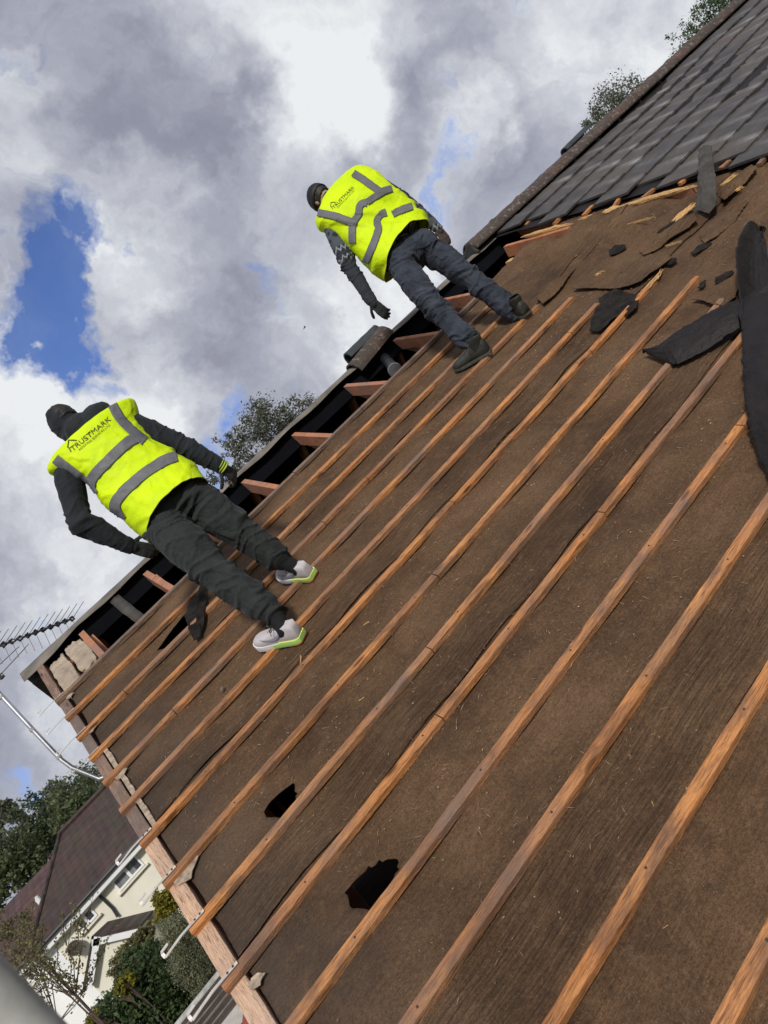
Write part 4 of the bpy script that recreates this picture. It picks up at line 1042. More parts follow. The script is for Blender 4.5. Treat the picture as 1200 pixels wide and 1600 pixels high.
# neighbouring white house further left
lh = empty('white_house', (pz(10, 1500).x, YH+6, gb), 'white rendered house with brown pantiled roof at the left edge, behind the leafy sapling', 'house')
Y2 = YH+2.2; ze2 = pz(20, 1523, Y2).z; x1 = xL-.02; x0 = x1-9; zr2 = pz(30, 1393, Y2+3.6).z
mb = MB(); mb.abox((x0, Y2, gb), (x1, Y2+7, ze2)); link('wall', mb, M['render_white'], lh)
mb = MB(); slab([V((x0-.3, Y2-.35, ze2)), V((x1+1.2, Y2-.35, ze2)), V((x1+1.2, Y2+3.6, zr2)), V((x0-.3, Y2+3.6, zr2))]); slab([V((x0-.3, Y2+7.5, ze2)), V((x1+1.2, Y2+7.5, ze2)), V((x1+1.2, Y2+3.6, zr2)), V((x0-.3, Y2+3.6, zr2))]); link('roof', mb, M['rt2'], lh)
mb = MB(); mb.abox((x0-.3, Y2-.40, ze2-.24), (x1+.0, Y2-.36, ze2-.05)); link('fascia', mb, M['upvc'], lh)
mb = MB(); mb.tube([V((x0-.3, Y2-.45, ze2-.03)), V((x1+.1, Y2-.45, ze2-.03))], .06, 8); link('gutter', mb, M['gutter'], lh)
window(lh, [(24, 1530), (44, 1509), (60, 1524), (41, 1546)], Y2, [(.5, 'L')])

# low outbuilding below the verge
ob = empty('outbuilding', (-4, 7, 0), 'low outbuilding with dark streaked roof, glimpsed below the verge at the bottom edge', 'outbuilding')
zt = atY(313, 1562, 5.0).z; zb = atY(352, 1589, 4.0).z-.02
mb = MB(); slab([V((-9, 4.0, zb)), V((-.35, 4.0, zb)), V((-.35, 5.0, zt)), V((-9, 5.0, zt))], .06); link('roof', mb, M['felt_dark'], ob)
mb = MB(); mb.tube([V((-9, 5.04, zt+.01)), V((-.35, 5.04, zt+.01))], .045, 10); link('gutter', mb, M['galv_dull'], ob, smooth='auto')
mb = MB()
for k in range(4):
    t = .2+.2*k; mb.tube([V((-9, 4+t, zb+(zt-zb)*t+.004)), V((-.35, 4+t, zb+(zt-zb)*t+.004))], .012+.006*(k % 2), 6)
link('batten_roll', mb, M['felt_grey'], ob)
mb = MB(); mb.abox((-9, 3.93, zb-.14), (-.35, 3.995, zb+.01)); link('fascia', mb, M['white_dirty'], ob)
mb = MB(); mb.abox((-9, 4.05, 0), (-.35, 4.95, zb-.07)); link('wall', mb, M['brick'], ob)
c = onroof(392, 1592, -.16)
mb = MB(); mb.abox((-.10, c.y-.5, c.z-.16), (.02, c.y+.35, c.z-.02)); o = link('verge_brick', mb, M['red'], roof=False); tagit(o, 'small red clay edge showing beneath the barge board at the bottom', 'brick')

# ------------------------------------------------------------------ trees and shrubs
def leafcloud(blobs, n, size, rs, thin=1.0, up=.3, gaps=.0, gapscale=1.0):
    """leaf faces gathered in clumps through ellipsoids; blobs = (centre, rx, ry, rz)"""
    mb = MB(); lv = []
    tot = sum(b[1]*b[2]*b[3] for b in blobs)
    for (c, rx, ry, rz) in blobs:
        m = int(n*rx*ry*rz/tot); ncl = max(6, m//26); cl = []
        while len(cl) < ncl:
            d = V((rs.gauss(0, 1), rs.gauss(0, 1), rs.gauss(0, 1))).normalized(); r = rs.random()**.38
            r *= 1+.28*nz(d.x*2.2+c.x, d.y*2.2, d.z*2.2+c.z)
            p = c+V((d.x*rx*r, d.y*ry*r, d.z*rz*r))
            if gaps and nz(p.x*gapscale, p.y*gapscale, p.z*gapscale) < -.5+gaps: continue
            cl.append((p, rs.random(), .5+.5*r))
        cr = (rx*ry*rz)**(1/3)*.20
        for k in range(m):
            p, tone, depth = cl[rs.randrange(ncl)]
            q = p+V((rs.gauss(0, 1), rs.gauss(0, 1), rs.gauss(0, 1)*.8))*cr*.62
            a = V((rs.gauss(0, 1), rs.gauss(0, 1), rs.gauss(0, .7)-.2)).normalized(); n_ = V((rs.gauss(0, .7), rs.gauss(0, .7), 1)).normalized()
            s = a.cross(n_).normalized(); L = size*(.6+.7*rs.random()); W = L*.32*thin
            mb.add([q-a*L*.5, q+s*W, q+a*L*.5, q-s*W], [(0, 1, 2, 3)])
            t = min(1, max(0, tone*.6+.4*rs.random())); lv += [t]*4
    return mb, lv
def tree(label, base, blobs, n, size, mat, seed, group=None, cat='tree', name='tree', thin=1.0, gaps=0.0, gapscale=1.0, twig=.012, nb=10, trunk=.12):
    rs = random.Random(seed); base = V(base)
    root = empty(name, base, label, cat, group)
    mb, lv = leafcloud(blobs, n, size, rs, thin, gaps=gaps, gapscale=gapscale)
    link('crown', mb, mat, root, attr=[('lv', 'FLOAT', lv)])
    mb = MB(); c0 = blobs[0][0]; fork = base.lerp(c0, .62)
    mb.tube([base-V((0, 0, .3)), base.lerp(fork, .5)+V((.1*rs.random(), 0, 0)), fork], [trunk, trunk*.8, trunk*.62], 9)
    for (c, rx, ry, rz) in blobs:
        mid = fork.lerp(c, .55)+V((rs.gauss(0, .1)*rx, 0, rs.gauss(0, .1)*rz)); mb.tube([fork, mid, c], [trunk*.5, trunk*.35, twig*2], 7)
        for k in range(nb):
            d = V((rs.gauss(0, 1), rs.gauss(0, 1), rs.gauss(0, .8)+.5)).normalized(); s = mid.lerp(c, rs.random())
            e = c+V((d.x*rx, d.y*ry, d.z*rz))*(.75+.2*rs.random()); mm = s.lerp(e, .5)+V((0, 0, .08*rz)); mb.tube([s, mm, e], [twig*1.8, twig, twig*.4], 5)
    link('trunk', mb, M['bark'], root); return root
LG = mat_leaf('leaf_mid_green', (.060, .082, .040), (.17, .20, .10)); LD = mat_leaf('leaf_dark_green', (.030, .050, .024), (.10, .145, .055)); LF = mat_leaf('leaf_far_green', (.045, .068, .038), (.13, .165, .085))
LO = mat_leaf('leaf_grey_green', (.075, .088, .062), (.20, .21, .15)); LY = mat_leaf('leaf_yellow_green', (.09, .10, .015), (.30, .26, .03)); LC = mat_leaf('leaf_conifer_sage', (.12, .13, .075), (.30, .31, .19)); LB = mat_leaf('leaf_brown_green', (.065, .07, .030), (.22, .20, .085))
def blobpx(x, y, Y, rx, rz, ry=None):
    c = atY(x, y, Y); k = (c-CAM).dot(AZ)/FPX; return (c, rx*k, (ry or rx)*k, rz*k)
def base_of(b): return V((b[0][0].x, b[0][0].y, gz(b[0][0].x, b[0][0].y)))
B = [blobpx(420, 668, 15, 44, 52), blobpx(372, 700, 15, 30, 36), blobpx(470, 650, 15, 34, 34), blobpx(352, 750, 15, 28, 30), blobpx(395, 745, 15, 40, 40), blobpx(497, 628, 15, 16, 14)]
tree('airy grey-green tree rising behind the bare ridge between the two workers', base_of(B), B, 11000, .085, LO, 3, gaps=.22, gapscale=2.2, nb=16, twig=.008)
B = [blobpx(965, 172, 26, 52, 42), blobpx(925, 190, 26, 24, 22), blobpx(1005, 150, 26, 30, 26)]
tree('pale leafy treetop showing just behind the tiled ridge', base_of(B), B, 6500, .15, LO, 5, gaps=.12, gapscale=1.2)
B = [blobpx(1110, 32, 34, 52, 40), blobpx(1065, 68, 34, 26, 26), blobpx(1160, -10, 34, 50, 40)]
tree('dark treetop behind the tiled ridge in the top right corner', base_of(B), B, 7000, .22, LD, 6)
for i, (x, y, Y, rx, rz, mt, lab) in enumerate([(128, 1262, 60, 45, 62, LG, 'tallest green tree of the far belt, next to the verge and the mast foot'), (70, 1290, 66, 48, 52, LF, 'darker rounded tree of the far belt above the cream house ridge'),
                                                (18, 1345, 60, 50, 56, LG, 'broad green tree of the far belt above the pantiled roof'), (-45, 1400, 62, 50, 60, LF, 'dark tree of the far belt cut by the left picture edge'), (98, 1250, 78, 30, 30, LO, 'small pale treetop furthest back in the far belt'), (165, 1235, 70, 40, 60, LG, 'green tree mostly hidden behind the barge board'), (10, 1268, 75, 15, 22, LO, 'thin wispy treetop at the left picture edge')]):
    B = [blobpx(x, y, Y, rx, rz), blobpx(x-18, y+22, Y, rx*.7, rz*.6), blobpx(x+20, y+4, Y, rx*.6, rz*.6)]
    tree(lab, base_of(B), B, 5200, .34, mt, 20+i, 'trees of the far belt', gaps=.1, gapscale=.6, trunk=.3, twig=.03)
B = [blobpx(262, 1560, 15, 66, 62), blobpx(200, 1600, 15, 60, 60), blobpx(240, 1505, 15.2, 36, 34), blobpx(215, 1520, 15.3, 34, 36), blobpx(310, 1600, 14.6, 50, 50), blobpx(320, 1560, 14.7, 22, 40)]
tree('dense dark green bush in the garden at the bottom', base_of(B), B, 26000, .11, LD, 40, cat='bush', name='bush', trunk=.08)
B = [blobpx(286, 1462, 14, 30, 34), blobpx(300, 1500, 14, 34, 34), blobpx(322, 1525, 14, 30, 34), blobpx(270, 1452, 14, 20, 20)]
tree('soft grey-green conifer shrub beside the barge board', base_of(B), B, 30000, .05, LC, 41, cat='shrub', name='conifer_shrub', thin=.7, trunk=.05, twig=.004)
B = [blobpx(256, 1405, 16.5, 20, 18), blobpx(262, 1420, 16.5, 22, 18)]
tree('small golden-green shrub against the cream wall', base_of(B), B, 4000, .08, LY, 42, cat='shrub', name='shrub', trunk=.05)
B = [blobpx(200, 1512, 17, 24, 34), blobpx(215, 1480, 17, 24, 24), blobpx(228, 1462, 17, 18, 14), blobpx(150, 1596, 17, 30, 18)]
tree('brownish olive shrub in front of the porch', base_of(B), B, 7500, .10, LB, 43, cat='shrub', name='shrub', gaps=.15, gapscale=1.5, trunk=.06)
B = [blobpx(200, 1535, 14.2, 14, 18), blobpx(190, 1550, 14.2, 12, 12), blobpx(145, 1592, 14.2, 14, 10)]
tree('small clump of yellow leaves in the dark bush', base_of(B), B, 1300, .08, LY, 44, cat='shrub', name='shrub', trunk=.03)
# open sapling with upright leafy shoots
def sapling(label, foot, tips, Y, seed, leaf, mat):
    rs = random.Random(seed); f = atY(*foot, Y); base = V((f.x, f.y, gz(f.x, f.y)))
    root = empty('sapling', base, label, 'sapling'); mb = MB(); lm = MB(); lv = []
    mb.tube([base, base.lerp(f, .6)+V((.05, 0, 0)), f], [.022, .018, .013], 8)
    for (x, y) in tips:
        Yt = Y+rs.uniform(-.5, .5); e = atY(x, y, Yt); m_ = f.lerp(e, .5)+V((rs.uniform(-.1, .1), rs.uniform(-.1, .1), -.05))
        mb.tube([f, m_, e], [.011, .007, .0025], 6)
        def spray(a, b, n_, sp):
            for k in range(n_):
                t = k/n_; p = a.lerp(b, t)+V((rs.gauss(0, sp), rs.gauss(0, sp), rs.gauss(0, sp)))
                u_ = V((rs.gauss(0, 1), rs.gauss(0, 1), rs.gauss(0, 1))).normalized(); s = u_.orthogonal().normalized(); L = leaf*(.6+.6*rs.random())
                lm.add([p, p+u_*L*.5+s*L*.3, p+u_*L, p+u_*L*.5-s*L*.3], [(0, 1, 2, 3)]); lv.extend([rs.random()]*4)
        spray(m_.lerp(f, .3), e, 44, .04)
        for k in range(3):
            t = .35+.5*rs.random(); s0 = m_.lerp(e, t); d = (e-f).normalized(); e2 = s0+(d*.45+V((rs.gauss(0, .3), rs.gauss(0, .3), .25)))*(.55*rs.random()+.25)
            mb.tube([s0, s0.lerp(e2, .5)+V((.02, 0, 0)), e2], [.007, .005, .002], 5); spray(s0, e2, 18, .03)
    link('crown', lm, mat, root, attr=[('lv', 'FLOAT', lv)]); link('trunk', mb, M['bark'], root)
sapling('open sapling with upright leafy shoots in front of the white house wall', (118, 1556), [(95, 1455), (70, 1488), (40, 1440), (134, 1435), (20, 1500), (55, 1520), (84, 1500), (100, 1520), (120, 1440)], 8.5, 5, .055, LB)
sapling('second leafy sapling with dangling brownish sprays before the pantiled roof', (90, 1600), [(22, 1440), (8, 1470), (50, 1465), (30, 1420), (62, 1545), (35, 1480), (150, 1520), (165, 1478)], 9.2, 6, .055, LB)
B = [blobpx(25, 1462, 11, 34, 34), blobpx(48, 1490, 11, 26, 22), blobpx(12, 1440, 11, 24, 24)]
tree('thin brown-green foliage in front of the pantiled roof at the left edge', base_of(B), B, 1300, .055, LB, 47, cat='tree', name='tree', gaps=.25, gapscale=2.5, twig=.006, trunk=.04)


# ------------------------------------------------------------------ people
def J(x, y, Y): return atY(x, y, Y)
def bake(mb, voxel, smooth=4, disp=None):
    """fuse overlapping pieces into one continuous skin, then add folds"""
    me = bpy.data.meshes.new('tmp'); me.from_pydata([tuple(p) for p in mb.v], [], mb.f); me.update()
    bm = bmesh.new(); bm.from_mesh(me); bmesh.ops.recalc_face_normals(bm, faces=bm.faces); bm.to_mesh(me); bm.free()
    o = bpy.data.objects.new('tmp', me); COL.objects.link(o)
    md = o.modifiers.new('r', 'REMESH'); md.mode = 'VOXEL'; md.voxel_size = voxel
    if smooth: ms = o.modifiers.new('s', 'SMOOTH'); ms.factor = .5; ms.iterations = smooth
    dg = bpy.context.evaluated_depsgraph_get(); ev = o.evaluated_get(dg); m2 = bpy.data.meshes.new_from_object(ev)
    vs_ = [v.co.copy() for v in m2.vertices]; ns = [v.normal.copy() for v in m2.vertices]; fs = [tuple(p.vertices) for p in m2.polygons]
    bpy.data.objects.remove(o); bpy.data.meshes.remove(me); bpy.data.meshes.remove(m2)
    if disp: vs_ = [p+n*disp(p, n) for p, n in zip(vs_, ns)]
    r = MB(); r.v = vs_; r.f = fs; return r
def crease(p, f, st, ax, seed):
    t = p.dot(ax); w = fbm(p.x*3+seed, p.y*3, p.z*3, 2)
    q = abs(noise.noise(V((t*f+w*1.9, (p.x+p.z)*st+seed, (p.z-p.y)*st)))); return max(0, 1-q*5.5)
def ridge_fold(p, f, st, ax, seed):
    """creases running across the axis ax"""
    t = p.dot(ax); w = fbm(p.x*3+seed, p.y*3, p.z*3, 2)
    q = noise.noise(V((t*f+w*1.6, p.x*st+seed, p.z*st+p.y*st))); return (1-2*abs(q))

def hand(mb, wrist, fwd, palm_n, curl, sc=1.0, thumb_side=1, r=.0092):
    """palm, four unequal fingers bent at the knuckles, thumb from the side of the palm"""
    f = fwd.normalized(); n = (palm_n - f*palm_n.dot(f)).normalized(); s = f.cross(n)*thumb_side
    L = .095*sc
    for k in range(4):
        o_ = (k-1.5)*.0205*sc
        mb.capsule(wrist+s*o_*.6+f*.012, wrist+f*L+s*o_, .017*sc, .0125*sc, 10)
    lens = [.040, .045, .042, .033]
    for k in range(4):
        o_ = (1.5-k)*.0215*sc; p = wrist+f*L+s*o_; a = curl*(.8+.14*k); d = f
        for j in range(3):
            ang = a*(.6 if j == 0 else 1.0)
            d = (Matrix.Rotation(ang, 3, f.cross(n)) @ d).normalized(); l = lens[k]*sc*(1, .72, .6)[j]
            q = p+d*l; mb.capsule(p, q, r*sc*(1.1-.08*j), r*sc*(1.02-.1*j), 8); p = q
    p = wrist+f*.028*sc+s*.034*sc; d = (f*.6+s*.75+n*.25).normalized()
    for l in (.038, .032, .026):
        q = p+d*l*sc; mb.capsule(p, q, .0125*sc, .0105*sc, 8); d = (Matrix.Rotation(curl*.35, 3, f.cross(n)) @ (d-s*.25)).normalized(); p = q

def shoe(root, heel, toe, up, upper_mat, sole_cols, kind):
    x = (toe-heel); L = x.length; x.normalize(); up = (up-x*up.dot(x)).normalized(); y = up.cross(x)
    st = [(0, .030, .070), (.03, .036, .098), (.10, .040, .108), (.20, .041, .106), (.32, .041, .100), (.42, .041, .088), (.52, .043, .075), (.64, .047, .064), (.76, .050, .056), (.87, .047, .048), (.95, .036, .038), (1.0, .018, .024)]
    base = .026 if kind == 'trainer' else .018
    mb = MB(); rows = []
    for t, w, h in st:
        c = heel+x*(L*t); ring = []; h = h*(1.12 if kind == 'boot' else 1); w = w*(1.08 if kind == 'boot' else 1)
        for k in range(17):
            th = math.pi*k/16; cx = math.cos(th); sy = math.sin(th)
            ww = w*(abs(cx)**.75)*(1 if cx > 0 else -1); hh = h*(sy**.6)
            if kind == 'trainer' and t < .3 and sy > .6: hh = h*(.92 if t > .05 else 1.06)
            ring.append(c+y*ww*(1.0-.18*sy*(t < .5))+up*(base+hh*.93))
        ring += [c+y*(-w*.8)+up*(base-.006), c+y*(w*.8)+up*(base-.006)]
        rows.append(ring)
    mb.loft(rows); bodyo = link('shoe', mb, upper_mat, root, smooth=True)
    FRAMES[bodyo.name] = FRAMES[root.name]
    if kind == 'boot':
        mb = MB(); rs_ = []
        for h_, r_, sh in ((.06, .046, .24), (.09, .047, .22), (.12, .048, .20), (.145, .049, .19), (.150, .046, .19), (.145, .040, .19)):
            c = heel+x*(L*sh)+up*(base+h_); rs_.append([c+x*math.cos(k*math.pi/10)*r_*1.15+y*math.sin(k*math.pi/10)*r_*.92 for k in range(20)])
        mb.loft(rs_, caps=False); link('boot_shaft', mb, upper_mat, bodyo, smooth=True)
    # sole in bands
    def band(t0, t1, h0, h1, mat, grow, name='sole'):
        mbx = MB(); rs_ = []
        for i in range(13):
            t = t0+(t1-t0)*i/12
            w = .02
            for a_, b_ in zip(st, st[1:]):
                if a_[0] <= t <= b_[0]: w = a_[1]+(b_[1]-a_[1])*(t-a_[0])/(b_[0]-a_[0])
            w *= grow; c = heel+x*(L*(t*1.03-.015))
            rock = .012*sstep(.75, 1, t)+.006*sstep(.08, 0, t)
            a0 = h0+rock; a1 = h1+rock*.4
            rs_.append([c+y*w+up*a0, c+y*w*1.04+up*(a0+a1)/2, c+y*w+up*a1, c-y*w+up*a1, c-y*w*1.04+up*(a0+a1)/2, c-y*w+up*a0])
        mbx.loft(rs_); link(name, mbx, mat, bodyo, smooth='auto')
    for (t0, t1, h0, h1, m_, gr, nm) in sole_cols: band(t0, t1, h0, h1, m_, gr, nm)
    # laces
    mbx = MB()
    for k in range(5):
        t = .36+.065*k; h = .094-.011*k; c = heel+x*(L*t)+up*(base+h)
        mbx.tube([c-y*.024-up*.012, c-y*.012+up*.003, c+y*.012+up*.003+x*.008, c+y*.024-up*.012+x*.012], .0024, 6)
    c = heel+x*(L*.36)+up*(base+.10)
    for sg in (-1, 1): mbx.tube([c, c+y*.022*sg+up*.018, c+y*.044*sg+up*.002+x*.01, c+y*.05*sg-up*.03+x*.02], .0020, 6)
    link('laces', mbx, M['lace'] if kind != 'boot' else M['rubber'], bodyo)
    return bodyo, x, y, up, L

def person(tag, P):
    root = empty('person', P['base'], P['label'], 'person', None)
    j = P['j']
    # vest surface from its outline, ring by ring
    rings = P['rings']
    def S(t, th, grow=1.0):
        x_ = t*(len(rings)-1); i = min(int(x_), len(rings)-2); f = x_-i
        def g_(k):
            k = max(0, min(len(rings)-1, k)); r = rings[k]; a = J(*r[0], r[2]); b = J(*r[1], r[2]); return (a+b)/2, (b-a)/2, r[3], r[4] if len(r) > 4 else 0
        q = [g_(i-1), g_(i), g_(i+1), g_(i+2)]
        cr = lambda a, b, c, d: (2*b+(c-a)*f+(2*a-5*b+4*c-d)*f*f+(-a+3*b-3*c+d)*f*f*f)*.5
        C_ = cr(*[z[0] for z in q]); A_ = cr(*[z[1] for z in q]); D_ = cr(*[z[2] for z in q]); U_ = cr(*[z[3] for z in q])
        c, s = math.cos(th), math.sin(th); e = .82
        cx = (abs(c)**e)*(1 if c > 0 else -1); sx = (abs(s)**e)*(1 if s > 0 else -1)
        return C_+A_*cx*grow+V((0, -1, 0))*(D_*sx*grow)+V((0, 0, 1))*(U_*(s > 0)*sx*sx)
    NT, NR = 96, 132
    rowsv = []
    for i in range(NT+1):
        row = []
        for k in range(NR):
            th = 2*math.pi*k/NR; t = i/NT; p = S(t, th); p2 = S(t, th+.02); p3 = S(min(1, t+.01), th) if t < .99 else S(t-.01, th)
            n = (p-S(t, th, .9)).normalized()
            if i in (0,): pass
            dsp = P['fold'](t, th, p)
            row.append(p+n*dsp)
        rowsv.append(row)
    vm_ = MB(); vm_.loft(rowsv, caps=False)
    vest = link('vest', vm_, M['vest'], root, smooth=True, solid=.003); FRAMES[vest.name] = FRAMES[root.name]
    bvh = BVHTree.FromPolygons([tuple(p) for p in vm_.v], vm_.f)
    def onvest(px, py, off=P.get('tapeoff', .0075)):
        d = ray(px, py).normalized(); h = bvh.ray_cast(CAM, d)
        if h[0] is None:
            h = bvh.find_nearest(atY(px, py, rings[2][2]-.1))
            n = h[1]; n = n if n.dot(CAM-h[0]) > 0 else -n; return h[0]+n*off
        n = h[1]; n = n if n.dot(d) < 0 else -n
        return h[0]+n*off
    # reflective tape laid on the cloth
    for nm, line, wpx in P['tapes']:
        mb = MB(); rows = []; N = 60; m_ = len(line)-1
        def at(t):
            x_ = t*m_; i = min(int(x_), m_-1); f = x_-i
            a = [line[max(0, min(m_, k))] for k in (i-1, i, i+1, i+2)]
            return [.5*(2*a[1][c]+(a[2][c]-a[0][c])*f+(2*a[0][c]-5*a[1][c]+4*a[2][c]-a[3][c])*f*f+(-a[0][c]+3*a[1][c]-3*a[2][c]+a[3][c])*f*f*f) for c in (0, 1)]
        for i in range(N+1):
            t = i/N; c = at(t); c1 = at(min(1, t+.01)); c0 = at(max(0, t-.01)); d = V((c1[0]-c0[0], c1[1]-c0[1])).normalized(); nn = V((-d.y, d.x))
            rows.append([onvest(c[0]+nn.x*wpx*s_, c[1]+nn.y*wpx*s_) for s_ in [q_/8-.5 for q_ in range(9)]])
        # drop faces that jump across gaps in the cloth
        mb.grid(rows)
        mb.f = [f for f in mb.f if max((mb.v[f[a]]-mb.v[f[(a+1) % 4]]).length for a in range(4)) < .06]
        link('reflective_strip', mb, M['reflect'], vest, smooth=True, solid=.0015)
    # binding along hem and neck
    mb = MB(); mb.tube([p for p in rowsv[-1]]+[rowsv[-1][0]], .0035, 6, caps=False); link('hem_binding', mb, M['edge_tape'], vest, smooth=True)
    # printed lettering
    (tx0, ty0), (tx1, ty1) = P['text']; asc = V((tx1-tx0, ty1-ty0)); W = asc.length; ex = asc/W; ey = V((ex.y, -ex.x))
    def put(body, size, ox, oy, width, bold=0.0):
        cu = bpy.data.curves.new('t', 'FONT'); cu.body = body; cu.size = 1; cu.resolution_u = 3; cu.offset = bold
        to = bpy.data.objects.new('t', cu); COL.objects.link(to); dg = bpy.context.evaluated_depsgraph_get()
        me = bpy.data.meshes.new_from_object(to.evaluated_get(dg)); bpy.data.objects.remove(to)
        bm = bmesh.new(); bm.from_mesh(me); bmesh.ops.triangulate(bm, faces=bm.faces)
        xs_ = [v.co.x for v in bm.verts]; w0 = max(xs_)-min(xs_); k = width/w0; x00 = min(xs_)
        mb = MB(); bm.verts.ensure_lookup_table()
        vs2 = [onvest(tx0+ex.x*(ox+(v.co.x-x00)*k)+ey.x*(oy+v.co.y*size), ty0+ex.y*(ox+(v.co.x-x00)*k)+ey.y*(oy+v.co.y*size), .006) for v in bm.verts]
        mb.add(vs2, [tuple(v.index for v in f.verts) for f in bm.faces]); bm.free(); link('lettering', mb, M['print'], vest)
    put('TRUSTMARK', W*.145, 0, 0, W, .0)
    put('ROOFING SERVICES LTD', W*.060, W*.12, -W*.075, W*.80)
    mb = MB()
    def quad(a, b, w):
        d = (V(b)-V(a)).normalized(); n = V((-d.y, d.x))*w/2; q = []
        for i in range(5):
            c = V(a).lerp(V(b), i/4); q.append([onvest(tx0+ex.x*z.x+ey.x*z.y, ty0+ex.y*z.x+ey.y*z.y, .005) for z in (c+n, c-n)])
        mb.grid(q)
    quad((-W*.03, W*.02), (-W*.01, W*.13), W*.02); quad((-W*.03, W*.125), (W*.085, W*.225), W*.022); quad((W*.085, W*.225), (W*.205, W*.125), W*.022)
    link('logo_roof', mb, M['print'], vest)
    # jacket or sweater: torso, arms, collar
    tor = MB(); rr = []
    for i in range(14):
        t = .06+.86*i/13; sc_ = P.get('tscale', .80) if t > .16 else .8
        wsc = sc_*(1 if t > .3 else .86); 
        ring = []
        for k in range(24):
            th = 2*math.pi*k/24; q = S(t, th, 1.0); c = (S(t, 0, 1)+S(t, math.pi, 1))/2; ring.append(c+(q-c)*wsc)
        rr.append(ring)
    tor.loft(rr)
    rad = P['arm_r']
    for s_ in 'LR':
        tor.chain([j['sh'+s_], j['sh'+s_].lerp(j['el'+s_], .5), j['el'+s_], j['el'+s_].lerp(j['wr'+s_], .5), j['wr'+s_]], [rad[0], rad[1], rad[2], rad[3], rad[4]])
        tor.capsule(j['neck']+V((0, 0, -.06)), j['sh'+s_], .085, rad[0]*.95)
    tor.capsule(j['neck']+V((0, .0, -.05)), j['neck']+(j['head']-j['neck'])*.35, .085, .075)
    if P.get('hood'):
        hd = j['head']; hs = P['hood']; tor.ellipsoid(hd+P.get('hoodoff', V((0, 0, 0))), V((hs*.92, 0, 0)), V((0, hs, 0)), V((0, 0, hs*1.12)))
        tor.capsule(j['neck'], hd-V((0, 0, .05)), .095, .09)
        tor.ellipsoid(hd+V((-.02, -.03, .07)), V((.052, 0, 0)), V((0, .06, 0)), V((0, 0, .045)))
        tor.ellipsoid(J(153, 656, -1.13), V((.115, 0, .02)), V((0, .12, 0)), V((-.02, 0, .085))); tor.ellipsoid(J(128, 672, -1.12), V((.10, 0, .02)), V((0, .11, 0)), V((-.02, 0, .10)))
    axL = {s_: (j['wr'+s_]-j['sh'+s_]).normalized() for s_ in 'LR'}
    def jd(p, n):
        s_ = 'L' if (p-j['elL']).length < (p-j['elR']).length else 'R'
        near = sstep(.20, .02, (p-j['el'+s_]).length)+.5*sstep(.14, .0, (p-j['wr'+s_]).length)+.3
        return (.015*crease(p, 9, 2.4, axL[s_], 2.0)*near + .008*crease(p, 18, 4, axL[s_], 4.0)*near + .005*fbm(p.x*5, p.y*5, p.z*5+3)-.004)
    jb = bake(tor, .008, 3, jd); link(P['top_name'], jb, P['top_mat'], root, smooth=True)
    # trousers
    tr_ = MB(); tr_.chain([j['hipL'], j['hipR']], [.115, .115]); pel = (j['hipL']+j['hipR'])/2
    waist = P['waist']; tr_.capsule(pel+V((0, .02, .0)), waist+V((0, .05, 0)), .135, .105)
    tr_.capsule(j['hipL']+V((-.0, -.04, -.05)), j['hipL']+V((0.01, -.03, -.02)), .095, .09); tr_.capsule(j['hipR']+V((0, -.04, -.05)), j['hipR']+V((-.01, -.03, -.02)), .095, .09)
    lr = P['leg_r']
    for s_ in 'LR':
        h_, k_, a_ = j['hip'+s_], j['kn'+s_], j['an'+s_]
        tr_.chain([h_, h_.lerp(k_, .5), k_, k_.lerp(a_, .45), k_.lerp(a_, .82), a_], lr)
    def td(p, n):
        best = 9
        for s_ in 'LR':
            for w_, rr_ in ((j['kn'+s_], .24), (j['an'+s_]+V((0, 0, .04)), .22), (j['hip'+s_]-V((0, 0, .08)), .20)):
                best = min(best, (p-w_).length/rr_)
        amp = .35+1.1*sstep(1.2, .2, best)
        s_ = 'L' if min((p-j['knL']).length, (p-j['anL']).length) < min((p-j['knR']).length, (p-j['anR']).length) else 'R'
        ax = (j['an'+s_]-j['hip'+s_]).normalized()
        tw = Matrix.Rotation(.5, 3, 'Y') @ ax
        return .015*amp*crease(p, P.get('foldf', 13)*.6, 2.2, tw, 5.0)+.009*amp*crease(p, 15, 3, ax, 1.0)+.004*fbm(p.x*5, p.y*5, p.z*5)-.006*amp
    tb = bake(tr_, .008, 2, td); link('trousers', tb, P['leg_mat'], root, smooth=True)
    # the body itself, one continuous figure
    bd_ = MB(); hd = j['head']; look = P['look'].normalized(); upv = (hd-j['neck']).normalized(); sd_ = look.cross(upv).normalized(); upv = sd_.cross(look)
    bd_.ellipsoid(hd, sd_*.074, look*.092, upv*.108); bd_.capsule(hd+look*.035-upv*.06, hd+look*.06-upv*.085, .052, .030)
    bd_.capsule(hd+look*.088+upv*.005, hd+look*.108-upv*.025, .009, .014); bd_.capsule(hd+look*.085-upv*.052-sd_*.018, hd+look*.085-upv*.052+sd_*.018, .010, .010)
    for s2_ in (-1, 1):
        bd_.ellipsoid(hd+sd_*.076*s2_-upv*.01-look*.005, look*.018, sd_*.008, upv*.031); bd_.capsule(hd+sd_*.03*s2_+look*.072+upv*.028, hd+sd_*.05*s2_+look*.062+upv*.026, .012, .010)
    bd_.capsule(j['neck']-V((0, 0, .04)), hd-upv*.05, .060, .055)
    chest = (j['shL']+j['shR'])/2
    bd_.loft([[c+V((1, 0, 0))*(a_*math.cos(2*math.pi*k/20))+V((0, 1, 0))*(b_*math.sin(2*math.pi*k/20)) for k in range(20)] for c, a_, b_ in ((chest+V((0, 0, .03)), .10, .06), (chest-V((0, 0, .06)), .15, .09), (chest.lerp(waist, .5), .135, .085), (waist, .125, .085), (pel, .14, .09))])
